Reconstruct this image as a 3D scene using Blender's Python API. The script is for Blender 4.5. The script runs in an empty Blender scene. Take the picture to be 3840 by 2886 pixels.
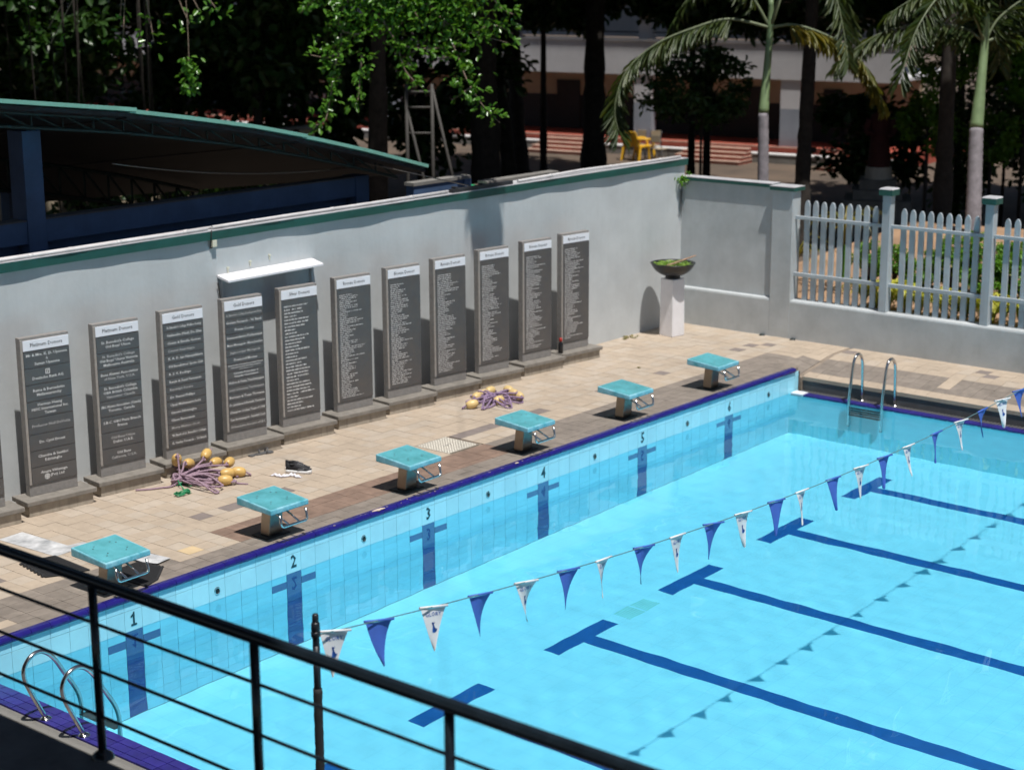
import bpy, bmesh, math, random
import numpy as np
from mathutils import Vector, Matrix, Euler
random.seed(7); rng = np.random.default_rng(7)
SC = bpy.context.scene
COL = SC.collection
R = math.radians

# ------------------------------------------------------------------ camera, sky, sun, exposure
cam = bpy.data.cameras.new('camera'); cam_ob = bpy.data.objects.new('camera', cam); COL.objects.link(cam_ob)
CAM = Vector((-9.2322, -12.2610, 5.6090))
CX, CY, CZ = Vector((0.63793, -0.77008, -0.00477)), Vector((0.18342, 0.14589, 0.97215)), Vector((-0.74794, -0.62104, 0.23431))
cam_ob.matrix_world = Matrix(((CX.x, CY.x, CZ.x, CAM.x), (CX.y, CY.y, CZ.y, CAM.y), (CX.z, CY.z, CZ.z, CAM.z), (0, 0, 0, 1)))
cam.sensor_width = 36; cam.lens = 61.33; cam.clip_end = 900; cam.clip_start = .1
cam.dof.use_dof = True; cam.dof.focus_distance = 15.0; cam.dof.aperture_fstop = 1.9
SC.camera = cam_ob
SC.render.engine = 'CYCLES'
SC.cycles.use_denoising = True
SC.cycles.max_bounces = 8; SC.cycles.diffuse_bounces = 3; SC.cycles.glossy_bounces = 4; SC.cycles.transmission_bounces = 6; SC.cycles.use_adaptive_sampling = True; SC.cycles.adaptive_threshold = .03; SC.cycles.transparent_max_bounces = 8
SC.cycles.sample_clamp_indirect = 6
SUN = Vector((-.42, -1, 2.95)).normalized()
world = bpy.data.worlds.new('World'); SC.world = world; world.use_nodes = True
wn = world.node_tree.nodes
sky = wn.new('ShaderNodeTexSky'); sky.sky_type = 'NISHITA'; sky.sun_disc = False
sky.sun_elevation = math.asin(SUN.z); sky.sun_rotation = math.atan2(SUN.x, SUN.y)
world.node_tree.links.new(sky.outputs[0], wn['Background'].inputs[0]); wn['Background'].inputs[1].default_value = .052
sun = bpy.data.lights.new('sun', 'SUN'); sun_ob = bpy.data.objects.new('sun', sun); COL.objects.link(sun_ob)
sun.energy = 5.0; sun.angle = R(.75); sun.color = (1, .965, .91)
sun_ob.rotation_euler = (-SUN).to_track_quat('-Z', 'Y').to_euler(); sun_ob.location = (0, 0, 30)
sun.cycles.is_caustics_light = True
SC.view_settings.view_transform = 'Standard'; SC.view_settings.look = 'None'
SC.view_settings.exposure = 0.0; SC.view_settings.gamma = 1

# ------------------------------------------------------------------ materials
MATS = {}
def pm(name, col, rough=.7, metal=0, var=.12, scale=6, bump=0, bscale=60, col2=None, spec=.5, detail=6, streak=0, rnd=0, coords='Object', stain=0, offs=False):
    """principled material with noise-driven colour variation, optional vertical streaks, bump and per-piece tint"""
    m = bpy.data.materials.new(name); m.use_nodes = True; nt = m.node_tree; L = nt.links.new
    b = nt.nodes['Principled BSDF']
    b.inputs['Roughness'].default_value = rough; b.inputs['Metallic'].default_value = metal
    b.inputs['Specular IOR Level'].default_value = spec
    tc = nt.nodes.new('ShaderNodeTexCoord')
    nz = nt.nodes.new('ShaderNodeTexNoise'); nz.inputs['Scale'].default_value = scale; nz.inputs['Detail'].default_value = detail; nz.inputs['Roughness'].default_value = .62
    if coords == 'World':
        geo = nt.nodes.new('ShaderNodeNewGeometry'); src = geo.outputs['Position']
    else:
        src = tc.outputs['Object']
    if offs:
        oi0 = nt.nodes.new('ShaderNodeObjectInfo'); mu = nt.nodes.new('ShaderNodeMath'); mu.operation = 'MULTIPLY'; mu.inputs[1].default_value = 37; L(oi0.outputs['Random'], mu.inputs[0])
        va = nt.nodes.new('ShaderNodeVectorMath'); va.operation = 'ADD'; L(src, va.inputs[0]); L(mu.outputs[0], va.inputs[1]); src = va.outputs[0]
    L(src, nz.inputs['Vector'])
    ramp = nt.nodes.new('ShaderNodeMapRange'); ramp.inputs['From Min'].default_value = .3; ramp.inputs['From Max'].default_value = .7
    L(nz.outputs['Fac'], ramp.inputs['Value'])
    mix = nt.nodes.new('ShaderNodeMix'); mix.data_type = 'RGBA'
    c2 = col2 if col2 else tuple(c * (1 - 2 * var) for c in col)
    c1 = col if col2 else tuple(min(1, c * (1 + var * .6)) for c in col)
    mix.inputs[6].default_value = (*c1, 1); mix.inputs[7].default_value = (*c2, 1)
    L(ramp.outputs[0], mix.inputs[0])
    out = mix.outputs[2]
    if streak:
        mp = nt.nodes.new('ShaderNodeMapping'); mp.inputs['Scale'].default_value = (9, 9, .35)
        L(src, mp.inputs[0])
        n2 = nt.nodes.new('ShaderNodeTexNoise'); n2.inputs['Scale'].default_value = 1.6; n2.inputs['Detail'].default_value = 5
        L(mp.outputs[0], n2.inputs['Vector'])
        r2 = nt.nodes.new('ShaderNodeMapRange'); r2.inputs['From Min'].default_value = .5; r2.inputs['From Max'].default_value = .78
        L(n2.outputs['Fac'], r2.inputs['Value'])
        ml = nt.nodes.new('ShaderNodeMath'); ml.operation = 'MULTIPLY'; ml.inputs[1].default_value = streak
        L(r2.outputs[0], ml.inputs[0])
        mx = nt.nodes.new('ShaderNodeMix'); mx.data_type = 'RGBA'; mx.inputs[7].default_value = (*[c * .45 for c in col], 1)
        L(ml.outputs[0], mx.inputs[0]); L(out, mx.inputs[6]); out = mx.outputs[2]
    if stain:
        ns = nt.nodes.new('ShaderNodeTexNoise'); ns.inputs['Scale'].default_value = 1.15; ns.inputs['Detail'].default_value = 8; ns.inputs['Roughness'].default_value = .68; L(src, ns.inputs['Vector'])
        rs = nt.nodes.new('ShaderNodeMapRange'); rs.inputs['From Min'].default_value = .42; rs.inputs['From Max'].default_value = .72; rs.inputs['To Min'].default_value = 1.03; rs.inputs['To Max'].default_value = 1 - stain; L(ns.outputs['Fac'], rs.inputs['Value'])
        h2 = nt.nodes.new('ShaderNodeHueSaturation'); L(rs.outputs[0], h2.inputs['Value']); L(out, h2.inputs['Color']); out = h2.outputs[0]
    if rnd:
        oi = nt.nodes.new('ShaderNodeObjectInfo'); ge = nt.nodes.new('ShaderNodeNewGeometry')
        ad = nt.nodes.new('ShaderNodeMath'); ad.operation = 'ADD'; L(oi.outputs['Random'], ad.inputs[0]); L(ge.outputs['Random Per Island'], ad.inputs[1])
        fr = nt.nodes.new('ShaderNodeMath'); fr.operation = 'FRACT'; L(ad.outputs[0], fr.inputs[0])
        mr = nt.nodes.new('ShaderNodeMapRange'); mr.inputs['To Min'].default_value = 1 - rnd; mr.inputs['To Max'].default_value = 1 + rnd; L(fr.outputs[0], mr.inputs['Value'])
        hs = nt.nodes.new('ShaderNodeHueSaturation'); L(mr.outputs[0], hs.inputs['Value']); L(out, hs.inputs['Color']); out = hs.outputs[0]
    L(out, b.inputs['Base Color'])
    if bump:
        n3 = nt.nodes.new('ShaderNodeTexNoise'); n3.inputs['Scale'].default_value = bscale; n3.inputs['Detail'].default_value = 4
        L(src, n3.inputs['Vector'])
        bp = nt.nodes.new('ShaderNodeBump'); bp.inputs['Strength'].default_value = bump; bp.inputs['Distance'].default_value = .01
        L(n3.outputs['Fac'], bp.inputs['Height']); L(bp.outputs[0], b.inputs['Normal'])
    MATS[name] = m
    return m
def leafmat(name, col, col2, rough=.32, trans=.35, spec=.5):
    m = bpy.data.materials.new(name); m.use_nodes = True; nt = m.node_tree; L = nt.links.new
    b = nt.nodes['Principled BSDF']; out = nt.nodes['Material Output']
    ge = nt.nodes.new('ShaderNodeNewGeometry')
    mix = nt.nodes.new('ShaderNodeMix'); mix.data_type = 'RGBA'; mix.inputs[6].default_value = (*col, 1); mix.inputs[7].default_value = (*col2, 1)
    L(ge.outputs['Random Per Island'], mix.inputs[0]); L(mix.outputs[2], b.inputs['Base Color'])
    b.inputs['Roughness'].default_value = rough; b.inputs['Specular IOR Level'].default_value = spec
    tr = nt.nodes.new('ShaderNodeBsdfTranslucent')
    br = nt.nodes.new('ShaderNodeMix'); br.data_type = 'RGBA'; br.blend_type = 'MULTIPLY'; br.inputs[0].default_value = 1; br.inputs[7].default_value = (1.5, 1.4, .5, 1)
    L(mix.outputs[2], br.inputs[6]); L(br.outputs[2], tr.inputs[0])
    ms = nt.nodes.new('ShaderNodeMixShader'); ms.inputs[0].default_value = trans
    L(b.outputs[0], ms.inputs[1]); L(tr.outputs[0], ms.inputs[2]); L(ms.outputs[0], out.inputs[0])
    MATS[name] = m
    return m
pm('wall_paint', (.525, .552, .565), .85, var=.05, scale=1.6, bump=.16, bscale=20, streak=.07, coords='World', stain=.08)
pm('grey_paint', (.475, .505, .52), .8, var=.07, scale=2.5, bump=.12, bscale=30, streak=.07, coords='World', stain=.15)
pm('fence_paint', (.43, .48, .515), .55, var=.06, scale=5, rnd=.05, streak=.12, stain=.12, offs=True)
pm('green_trim', (.012, .085, .07), .5, var=.12, scale=5)
pm('cap_top', (.46, .46, .48), .8, var=.14, scale=4)
pm('white_pipe', (.62, .60, .60), .5, var=.08, scale=8)
pm('white_paint', (.80, .79, .82), .6, var=.05, scale=5)
pm('tile_beige', (.432, .352, .272), .75, var=.05, scale=14, bump=.08, bscale=90, rnd=.035, coords='World', stain=.17)
pm('tile_pale', (.442, .372, .300), .75, var=.05, scale=14, bump=.08, bscale=90, rnd=.035, coords='World', stain=.17)
pm('tile_grey', (.235, .200, .170), .75, var=.12, scale=9, bump=.08, bscale=90, rnd=.07, coords='World', stain=.17)
pm('tile_brown', (.245, .165, .125), .75, var=.14, scale=8, bump=.08, bscale=90, rnd=.08, coords='World', stain=.17)
pm('tile_dark', (.215, .180, .165), .7, var=.07, scale=12, rnd=.05, coords='World')
pm('tile_yellow', (.60, .455, .27), .75, var=.07, scale=12, rnd=.05, coords='World')
pm('grout_deck', (.27, .22, .175), .95, var=.15, scale=9, coords='World')
pm('grout_pool', (.36, .62, .70), .9, var=.15, scale=9, coords='World')
pm('pool_tile', (.40, .83, 1.0), .22, var=.05, scale=3, rnd=.045, coords='World')
pm('pool_tile_side', (.46, .90, 1.0), .3, var=.05, scale=3, rnd=.03, coords='World')
pm('marker_blue', (.020, .05, .26), .25, var=.06, scale=5, coords='World')
pm('floor_blue', (.012, .105, .36), .4, var=.06, scale=5, coords='World')
pm('number_ink', (.006, .05, .075), .3, var=.05)
pm('coping_blue', (.018, .014, .17), .18, var=.12, scale=11, rnd=.10, coords='World')
pm('lip_blue', (.030, .024, .20), .3, var=.16, scale=11, rnd=.12, coords='World')
pm('chip', (.60, .48, .40), .9, var=.12, scale=20)
pm('gutter_dark', (.105, .105, .11), .6, var=.12, scale=8)
pm('grate_grey', (.30, .29, .27), .7, var=.15, scale=14)
pm('concrete', (.22, .21, .195), .9, var=.15, scale=3, bump=.2, bscale=30, coords='World')
pm('concrete_dark', (.10, .105, .11), .9, var=.2, scale=3, bump=.2, bscale=30, coords='World')
pm('block_top', (.105, .40, .465), .5, var=.10, scale=6, bump=.1, bscale=120, col2=(.06, .27, .30), stain=.25, offs=True)
pm('block_side', (.30, .58, .68), .5, var=.1, scale=9, col2=(.06, .34, .42), offs=True)
pm('steel', (.62, .60, .58), .16, metal=1, var=.04, scale=12)
pm('steel_dull', (.27, .235, .195), .30, metal=1, var=.08, scale=7)
pm('black_base', (.015, .015, .016), .6, var=.1)
pm('stone', (.255, .238, .225), .6, var=.10, scale=22, bump=.06, bscale=120, coords='World')
pm('stone_side', (.34, .31, .285), .65, var=.10, scale=22, coords='World')
pm('plinth_top', (.23, .21, .185), .65, var=.15, scale=12, coords='World')
pm('plinth_side', (.40, .35, .285), .8, var=.15, scale=7, streak=.8, coords='World')
pm('granite', (.098, .090, .086), .32, var=.14, scale=7, col2=(.075, .074, .078), spec=.6, coords='World')
pm('header_white', (.78, .80, .86), .35, var=.03, scale=9)
pm('header_ink', (.11, .11, .12), .6, var=.1)
pm('letter_white', (.72, .71, .70), .6, var=.04)
pm('letter_worn', (.50, .49, .48), .6, var=.04)
pm('rail_paint', (.010, .016, .022), .22, var=.2, scale=9)
pm('pole_black', (.012, .016, .024), .4, var=.2, scale=8)
pm('flag_blue', (.055, .13, .52), .6, var=.06, scale=6)
pm('flag_white', (.74, .75, .77), .6, var=.05, scale=6)
pm('flag_ink', (.02, .10, .42), .6, var=.04)
pm('cord', (.10, .20, .22), .8, var=.1)
pm('rope', (.44, .30, .38), .9, var=.32, scale=110, bump=.9, bscale=170)
pm('rope_lilac', (.36, .25, .40), .9, var=.32, scale=110, bump=.9, bscale=170)
pm('float_yellow', (.62, .40, .13), .38, var=.08, scale=7)
pm('float_pale', (.68, .50, .22), .38, var=.08, scale=7)
pm('green_rope', (.01, .26, .10), .5, var=.15)
pm('hole_black', (.004, .012, .012), .5, var=.1)
pm('rubber', (.018, .018, .020), .75, var=.15, scale=30, bump=.3, bscale=70)
pm('patch_white', (.62, .62, .63), .7, var=.35, scale=7, col2=(.26, .27, .28), coords='World')
pm('drain_steel', (.42, .38, .32), .42, metal=.35, var=.12, scale=12)
pm('stud', (.70, .66, .58), .35, metal=.2, var=.05)
pm('shoe_black', (.012, .012, .016), .7, var=.2, scale=40)
pm('shoe_grey', (.18, .18, .19), .5, var=.1)
pm('shoe_white', (.72, .72, .72), .6, var=.05)
pm('sock', (.74, .73, .80), .9, var=.06, scale=30)
pm('bowl', (.010, .010, .011), .35, var=.2, scale=9)
pm('bark_pale', (.36, .23, .15), .9, var=.2, scale=20)
pm('bottle_black', (.012, .012, .014), .3, var=.1)
pm('red_plastic', (.40, .02, .015), .4, var=.1)
pm('cream_plastic', (.70, .69, .56), .5, var=.06)
pm('blue_paint', (.055, .105, .21), .7, var=.12, scale=3, streak=.12, coords='World')
pm('roof_green', (.19, .44, .36), .45, var=.08, scale=3)
pm('roof_under', (.10, .11, .11), .7, var=.15)
pm('truss_green', (.012, .032, .028), .6, var=.12)
pm('facade_white', (.52, .515, .53), .85, var=.08, scale=.8, coords='World')
pm('facade_grey', (.26, .29, .34), .8, var=.08, scale=.9, coords='World')
pm('facade_beige', (.42, .35, .25), .85, var=.08, scale=.8, coords='World')
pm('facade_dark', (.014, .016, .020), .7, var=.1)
pm('step_red', (.38, .075, .045), .7, var=.12, scale=3, coords='World')
pm('step_nose', (.50, .33, .26), .8, var=.12, scale=3, coords='World')
pm('kerb_white', (.74, .74, .74), .8, var=.08, scale=2, coords='World')
pm('yellow_plastic', (.78, .44, .02), .4, var=.08, scale=5)
pm('metal_dark', (.03, .03, .035), .5, var=.2)
pm('rusty_steel', (.06, .055, .05), .7, metal=0, var=.25, scale=6)
pm('bark', (.034, .027, .022), .95, var=.3, scale=7, bump=.6, bscale=18)
pm('bark_twig', (.24, .17, .13), .9, var=.2, scale=20)
pm('palm_grey', (.25, .23, .25), .85, var=.18, scale=8, bump=.3, bscale=25)
pm('palm_shaft', (.19, .27, .13), .5, var=.15, scale=4)
pm('palm_stalk', (.14, .17, .09), .5, var=.15, scale=5)
pm('robe_red', (.07, .014, .014), .8, var=.12)
pm('robe_white', (.52, .48, .42), .8, var=.08)
pm('skin_stone', (.30, .20, .15), .7, var=.08)
pm('soil', (.40, .25, .15), .95, var=.25, scale=1.5, bump=.6, bscale=8, col2=(.22, .14, .085), coords='World')
pm('earth', (.14, .10, .072), .95, var=.3, scale=.6, bump=.6, bscale=6, col2=(.075, .058, .045), coords='World')
pm('orange_leaf', (.55, .16, .03), .7, var=.1)
leafmat('leaf_glossy', (.055, .16, .018), (.11, .25, .032), .25, .32)
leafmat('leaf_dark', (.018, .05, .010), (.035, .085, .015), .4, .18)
leafmat('leaf_lime', (.09, .20, .02), (.16, .28, .03), .45, .4)
leafmat('leaf_palm', (.028, .058, .015), (.075, .10, .022), .45, .3)
leafmat('leaf_mid', (.022, .062, .010), (.045, .105, .016), .45, .25)
leafmat('leaf_yellowing', (.20, .16, .02), (.10, .12, .02), .45, .3)
leafmat('leaf_variegated', (.40, .44, .05), (.58, .56, .13), .45, .4)
leafmat('leaf_hedge', (.07, .20, .014), (.13, .29, .025), .45, .4)
leafmat('leaf_water', (.16, .30, .05), (.24, .36, .06), .45, .2)

# water: clear glass-like interface, lit floor through real refraction
wm = bpy.data.materials.new('pool_water'); wm.use_nodes = True; wm.node_tree.nodes.clear()
_o = wm.node_tree.nodes.new('ShaderNodeOutputMaterial'); _g = wm.node_tree.nodes.new('ShaderNodeBsdfGlass')
_g.inputs['IOR'].default_value = 1.333; _g.inputs['Roughness'].default_value = 0; _g.inputs['Color'].default_value = (.765, .965, 1, 1)
wm.node_tree.links.new(_g.outputs[0], _o.inputs[0])
MATS['pool_water'] = wm

# pool floor: pale mosaic with faint joints
fm = bpy.data.materials.new('pool_floor'); fm.use_nodes = True; nt = fm.node_tree; L = nt.links.new
b = nt.nodes['Principled BSDF']; b.inputs['Roughness'].default_value = .4
ge = nt.nodes.new('ShaderNodeNewGeometry'); bk = nt.nodes.new('ShaderNodeTexBrick')
bk.offset = 0; bk.inputs['Scale'].default_value = 1; bk.inputs['Brick Width'].default_value = .2; bk.inputs['Row Height'].default_value = .2
bk.inputs['Mortar Size'].default_value = .004; bk.inputs['Color1'].default_value = (.34, .80, .97, 1); bk.inputs['Color2'].default_value = (.355, .81, .975, 1); bk.inputs['Mortar'].default_value = (.30, .745, .92, 1)
L(ge.outputs['Position'], bk.inputs['Vector'])
nz = nt.nodes.new('ShaderNodeTexNoise'); nz.inputs['Scale'].default_value = 2.2; nz.inputs['Detail'].default_value = 7; L(ge.outputs['Position'], nz.inputs['Vector'])
mr = nt.nodes.new('ShaderNodeMapRange'); mr.inputs['To Min'].default_value = .93; mr.inputs['To Max'].default_value = 1.06; L(nz.outputs['Fac'], mr.inputs['Value'])
hs = nt.nodes.new('ShaderNodeHueSaturation'); L(mr.outputs[0], hs.inputs['Value']); L(bk.outputs['Color'], hs.inputs['Color']); L(hs.outputs[0], b.inputs['Base Color'])
MATS['pool_floor'] = fm

# ------------------------------------------------------------------ mesh helpers
class MB:
    def __init__(s): s.v, s.f, s.m, s.sm = [], [], [], []
    def add(s, vs, fs, mi=0, smooth=False):
        o = len(s.v); s.v += [tuple(v) for v in vs]
        for f in fs: s.f.append(tuple(i + o for i in f)); s.m.append(mi); s.sm.append(smooth)
        return s
    def box(s, x0, x1, y0, y1, z0, z1, mi=0):
        return s.add([(x0, y0, z0), (x1, y0, z0), (x1, y1, z0), (x0, y1, z0), (x0, y0, z1), (x1, y0, z1), (x1, y1, z1), (x0, y1, z1)],
                     [(3, 2, 1, 0), (4, 5, 6, 7), (0, 1, 5, 4), (1, 2, 6, 5), (2, 3, 7, 6), (3, 0, 4, 7)], mi)
    def hexa(s, p, mi=0):   # 8 points: bottom ring then top ring
        return s.add(p, [(3, 2, 1, 0), (4, 5, 6, 7), (0, 1, 5, 4), (1, 2, 6, 5), (2, 3, 7, 6), (3, 0, 4, 7)], mi)
    def bar(s, a, b, w, h=None, mi=0, up=(0, 0, 1)):
        a, b = Vector(a), Vector(b); d = (b - a).normalized(); u = Vector(up)
        if abs(d.dot(u)) > .95: u = Vector((1, 0, 0))
        x = d.cross(u).normalized() * w / 2; y = x.cross(d).normalized() * (h or w) / 2
        return s.hexa([a - x - y, a + x - y, b + x - y, b - x - y, a - x + y, a + x + y, b + x + y, b - x + y], mi)
    def tube(s, path, r, seg=8, mi=0, cap=True, closed=False):
        P = [Vector(p) for p in path]; n = len(P); rs = r if isinstance(r, (list, tuple)) else [r] * n
        vs = []; u = None
        for i in range(n):
            t = (P[(i + 1) % n] - P[i - 1]) if closed else (P[min(i + 1, n - 1)] - P[max(i - 1, 0)])
            t = t.normalized() if t.length > 1e-9 else Vector((0, 0, 1))
            if u is None:
                u = Vector((0, 0, 1)) if abs(t.z) < .9 else Vector((1, 0, 0))
            u = (u - t * u.dot(t)); u = u.normalized() if u.length > 1e-6 else t.orthogonal().normalized()
            w = t.cross(u)
            for k in range(seg):
                a = 2 * math.pi * k / seg; vs.append(P[i] + (u * math.cos(a) + w * math.sin(a)) * rs[i])
        fs = []
        for i in range(n if closed else n - 1):
            j = (i + 1) % n
            for k in range(seg): fs.append((i * seg + k, i * seg + (k + 1) % seg, j * seg + (k + 1) % seg, j * seg + k))
        s.add(vs, fs, mi, True)
        if cap and not closed:
            s.f.append(tuple(len(s.v) - n * seg + k for k in range(seg))[::-1]); s.m.append(mi); s.sm.append(False)
            s.f.append(tuple(len(s.v) - seg + k for k in range(seg))); s.m.append(mi); s.sm.append(False)
        return s
    def lathe(s, prof, c=(0, 0, 0), seg=24, mi=0, sx=1, sy=1):
        vs = []
        for r, z in prof:
            for k in range(seg):
                a = 2 * math.pi * k / seg; vs.append((c[0] + r * math.cos(a) * sx, c[1] + r * math.sin(a) * sy, c[2] + z))
        fs = [(i * seg + k, i * seg + (k + 1) % seg, (i + 1) * seg + (k + 1) % seg, (i + 1) * seg + k) for i in range(len(prof) - 1) for k in range(seg)]
        return s.add(vs, fs, mi, True)
    def prism(s, pts, ext, mi=0):
        e = Vector(ext); n = len(pts); P = [Vector(p) for p in pts]
        vs = P + [p + e for p in P]
        fs = [tuple(range(n))[::-1], tuple(range(n, 2 * n))] + [(i, (i + 1) % n, n + (i + 1) % n, n + i) for i in range(n)]
        return s.add(vs, fs, mi)
    def mesh(s, name, mats, bevel=0, recalc=True):
        me = bpy.data.meshes.new(name); me.from_pydata(s.v, [], s.f)
        for m in (mats if isinstance(mats, (list, tuple)) else [mats]): me.materials.append(MATS[m])
        me.polygons.foreach_set('material_index', s.m); me.polygons.foreach_set('use_smooth', s.sm)
        if recalc or bevel:
            bm = bmesh.new(); bm.from_mesh(me)
            if recalc: bmesh.ops.recalc_face_normals(bm, faces=bm.faces)
            if bevel:
                es = [e for e in bm.edges if len(e.link_faces) == 2 and e.calc_face_angle(0) > .6]
                bmesh.ops.bevel(bm, geom=es, offset=bevel, segments=2, profile=.6, affect='EDGES', clamp_overlap=True)
            bm.to_mesh(me); bm.free()
        me.update(); return me
def ob(name, data, parent=None, loc=None, rot=None, kind=None):
    o = bpy.data.objects.new(name, data); COL.objects.link(o)
    if parent is not None: o.parent = parent
    if loc is not None: o.location = loc
    if rot is not None: o.rotation_euler = rot
    if kind: o['kind'] = kind
    return o
def build(name, mb, mats, parent=None, bevel=0, **k): return ob(name, mb.mesh(name, mats, bevel), parent, **k)
def tag(o, label, cat, group=None):
    o['label'] = label; o['category'] = cat
    if group: o['group'] = group
    return o
def thing(name, label, cat, loc=(0, 0, 0), rotz=0, group=None):
    o = ob(name, None, None, loc, (0, 0, rotz)); o.empty_display_size = .2
    return tag(o, label, cat, group)
def struct(o): o['kind'] = 'structure'; return o
def np_mesh(name, co, loops, sizes, mat, smooth=False):
    """mesh from numpy arrays: co (n,3), loops flat vertex indices, sizes verts per polygon"""
    me = bpy.data.meshes.new(name); me.vertices.add(len(co)); me.vertices.foreach_set('co', np.asarray(co, np.float32).ravel())
    me.loops.add(len(loops)); me.loops.foreach_set('vertex_index', np.asarray(loops, np.int32))
    me.polygons.add(len(sizes)); st = np.concatenate(([0], np.cumsum(sizes)[:-1]))
    me.polygons.foreach_set('loop_start', st.astype(np.int32)); me.polygons.foreach_set('loop_total', np.asarray(sizes, np.int32))
    if smooth: me.polygons.foreach_set('use_smooth', np.ones(len(sizes), bool))
    me.materials.append(MATS[mat]); me.update(calc_edges=True); me.validate(); return me
def nrm(a): return a / (np.linalg.norm(a, axis=-1, keepdims=True) + 1e-9)
def leaves(name, pos, dirs, nor, length, width, mat, fold=.18):
    """many small leaves: 6 verts (stalk, two sides x2, tip), 2 quads folded along the midrib"""
    pos = np.asarray(pos, float); n = len(pos); d = nrm(np.asarray(dirs, float)); nn = np.asarray(nor, float)
    sd = nrm(np.cross(d, nn)); nn = nrm(np.cross(sd, d))
    ln = np.broadcast_to(np.asarray(length, float), (n,))[:, None]; wd = np.broadcast_to(np.asarray(width, float), (n,))[:, None]
    v = np.empty((n, 6, 3))
    v[:, 0] = pos; v[:, 5] = pos + d * ln - nn * ln * .10
    v[:, 1] = pos + d * ln * .45 + sd * wd * .42 + nn * wd * fold; v[:, 2] = pos + d * ln * .45 - sd * wd * .42 + nn * wd * fold
    v[:, 3] = pos + d * ln * .78 + sd * wd * .40 + nn * wd * fold * .8; v[:, 4] = pos + d * ln * .78 - sd * wd * .40 + nn * wd * fold * .8
    # faces: right (0,1,3,5) left (0,5,4,2)
    base = (np.arange(n) * 6)[:, None]; f = np.concatenate([base + np.array([0, 1, 3, 5]), base + np.array([0, 5, 4, 2])], 1).ravel()
    return np_mesh(name, v.reshape(-1, 3), f, np.full(n * 2, 4), mat)
def rdir(n): return nrm(rng.normal(size=(n, 3)))
RECV = []
def recv(o): RECV.append(o); return o

# ------------------------------------------------------------------ lettering (flat print, made once as meshes)
TXT = {}
def text_mesh(s, size, mat, bold=.0, align='CENTER'):
    k = (s, round(size, 4), mat, bold, align)
    if k in TXT: return TXT[k]
    cu = bpy.data.curves.new('lettering', 'FONT'); cu.body = s; cu.size = size; cu.align_x = align; cu.align_y = 'CENTER'
    cu.resolution_u = 1; cu.offset = bold * size; cu.fill_mode = 'FRONT'
    t = bpy.data.objects.new('lettering', cu)
    me = bpy.data.meshes.new_from_object(t)
    me.materials.clear(); me.materials.append(MATS[mat]); me.name = 'lettering'
    bpy.data.objects.remove(t); bpy.data.curves.remove(cu)
    TXT[k] = me
    return me
# ================================================================== GROUND
ZP = -.295            # water level
DZ = .045             # deck level at the starting end
XA, XB = -1.42, 11.65 # pool sides
YE = -25.0            # far end of the pool
FZ = -2.31            # pool floor
def grid_sheet(name, x0, x1, y0, y1, zf, nx, ny, mat, parent=None):
    xs = np.linspace(x0, x1, nx + 1); ys = np.linspace(y0, y1, ny + 1); X, Y = np.meshgrid(xs, ys)
    Z = np.vectorize(zf)(X, Y); co = np.stack([X, Y, Z], -1).reshape(-1, 3)
    i = np.arange(ny)[:, None] * (nx + 1) + np.arange(nx)[None]; f = np.stack([i, i + 1, i + nx + 2, i + nx + 1], -1).reshape(-1)
    return ob(name, np_mesh(name, co, f, np.full(nx * ny, 4), mat, True), parent)
def garden(x, y): return .56 + .055 * (x - 13.7)
def gz(x, y):         # ground behind the walls: garden level, falling gently to the school yard
    t = min(1, max(0, (x - 18) / 16)); return -.10 - .80 * t * t * (3 - 2 * t)
# one earth sheet with the pool yard left open
g = MB()
xs = [-400, -30, -3.9, 13.9, 18, 22, 26, 30, 34, 60, 500]; ys = [-400, -60, -30, 3.3, 12, 30, 60, 500]
for i in range(len(xs) - 1):
    for j in range(len(ys) - 1):
        if xs[i] >= -3.91 and xs[i + 1] <= 13.91 and ys[j] >= -30 and ys[j + 1] <= 3.31: continue
        q = [(xs[i], ys[j]), (xs[i + 1], ys[j]), (xs[i + 1], ys[j + 1]), (xs[i], ys[j + 1])]
        g.add([(a, c, gz(a, c)) for a, c in q], [(0, 1, 2, 3)])
struct(build('ground', g, 'earth'))
s = struct(grid_sheet('garden_soil', 13.85, 20.5, -14, 2.6, lambda x, y: garden(x, y) + .03 * math.sin(x * 3.1) * math.sin(y * 2.3), 16, 30, 'soil'))
struct(build('garden_bank', MB().hexa([(13.72, -14, -.3), (20.4, -14, -.3), (20.4, 2.6, -.3), (13.72, 2.6, -.3), (13.72, -14, .5), (20.3, -14, .86), (20.3, 2.6, .86), (13.72, 2.6, .5)]), 'soil'))

# ================================================================== POOL BASIN
basin = struct(ob('pool_basin', None))
recv(grid_sheet('pool_floor', XA, XB, YE, 0, lambda x, y: FZ, 1, 1, 'pool_floor', basin))
recv(build('end_wall', MB().box(XA, 11.90, .006, .05, FZ, -.012), 'grout_pool', basin))
recv(build('side_wall', MB().box(XB, XB + .15, YE, -.0, FZ, -.31), 'pool_tile_side', basin))
recv(build('side_wall', MB().box(XA - .15, XA, YE, .0, FZ, -.31), 'pool_tile_side', basin))
recv(build('end_wall', MB().box(XA, XB, YE - .2, YE, FZ, 0), 'pool_tile_side', basin))
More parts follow.
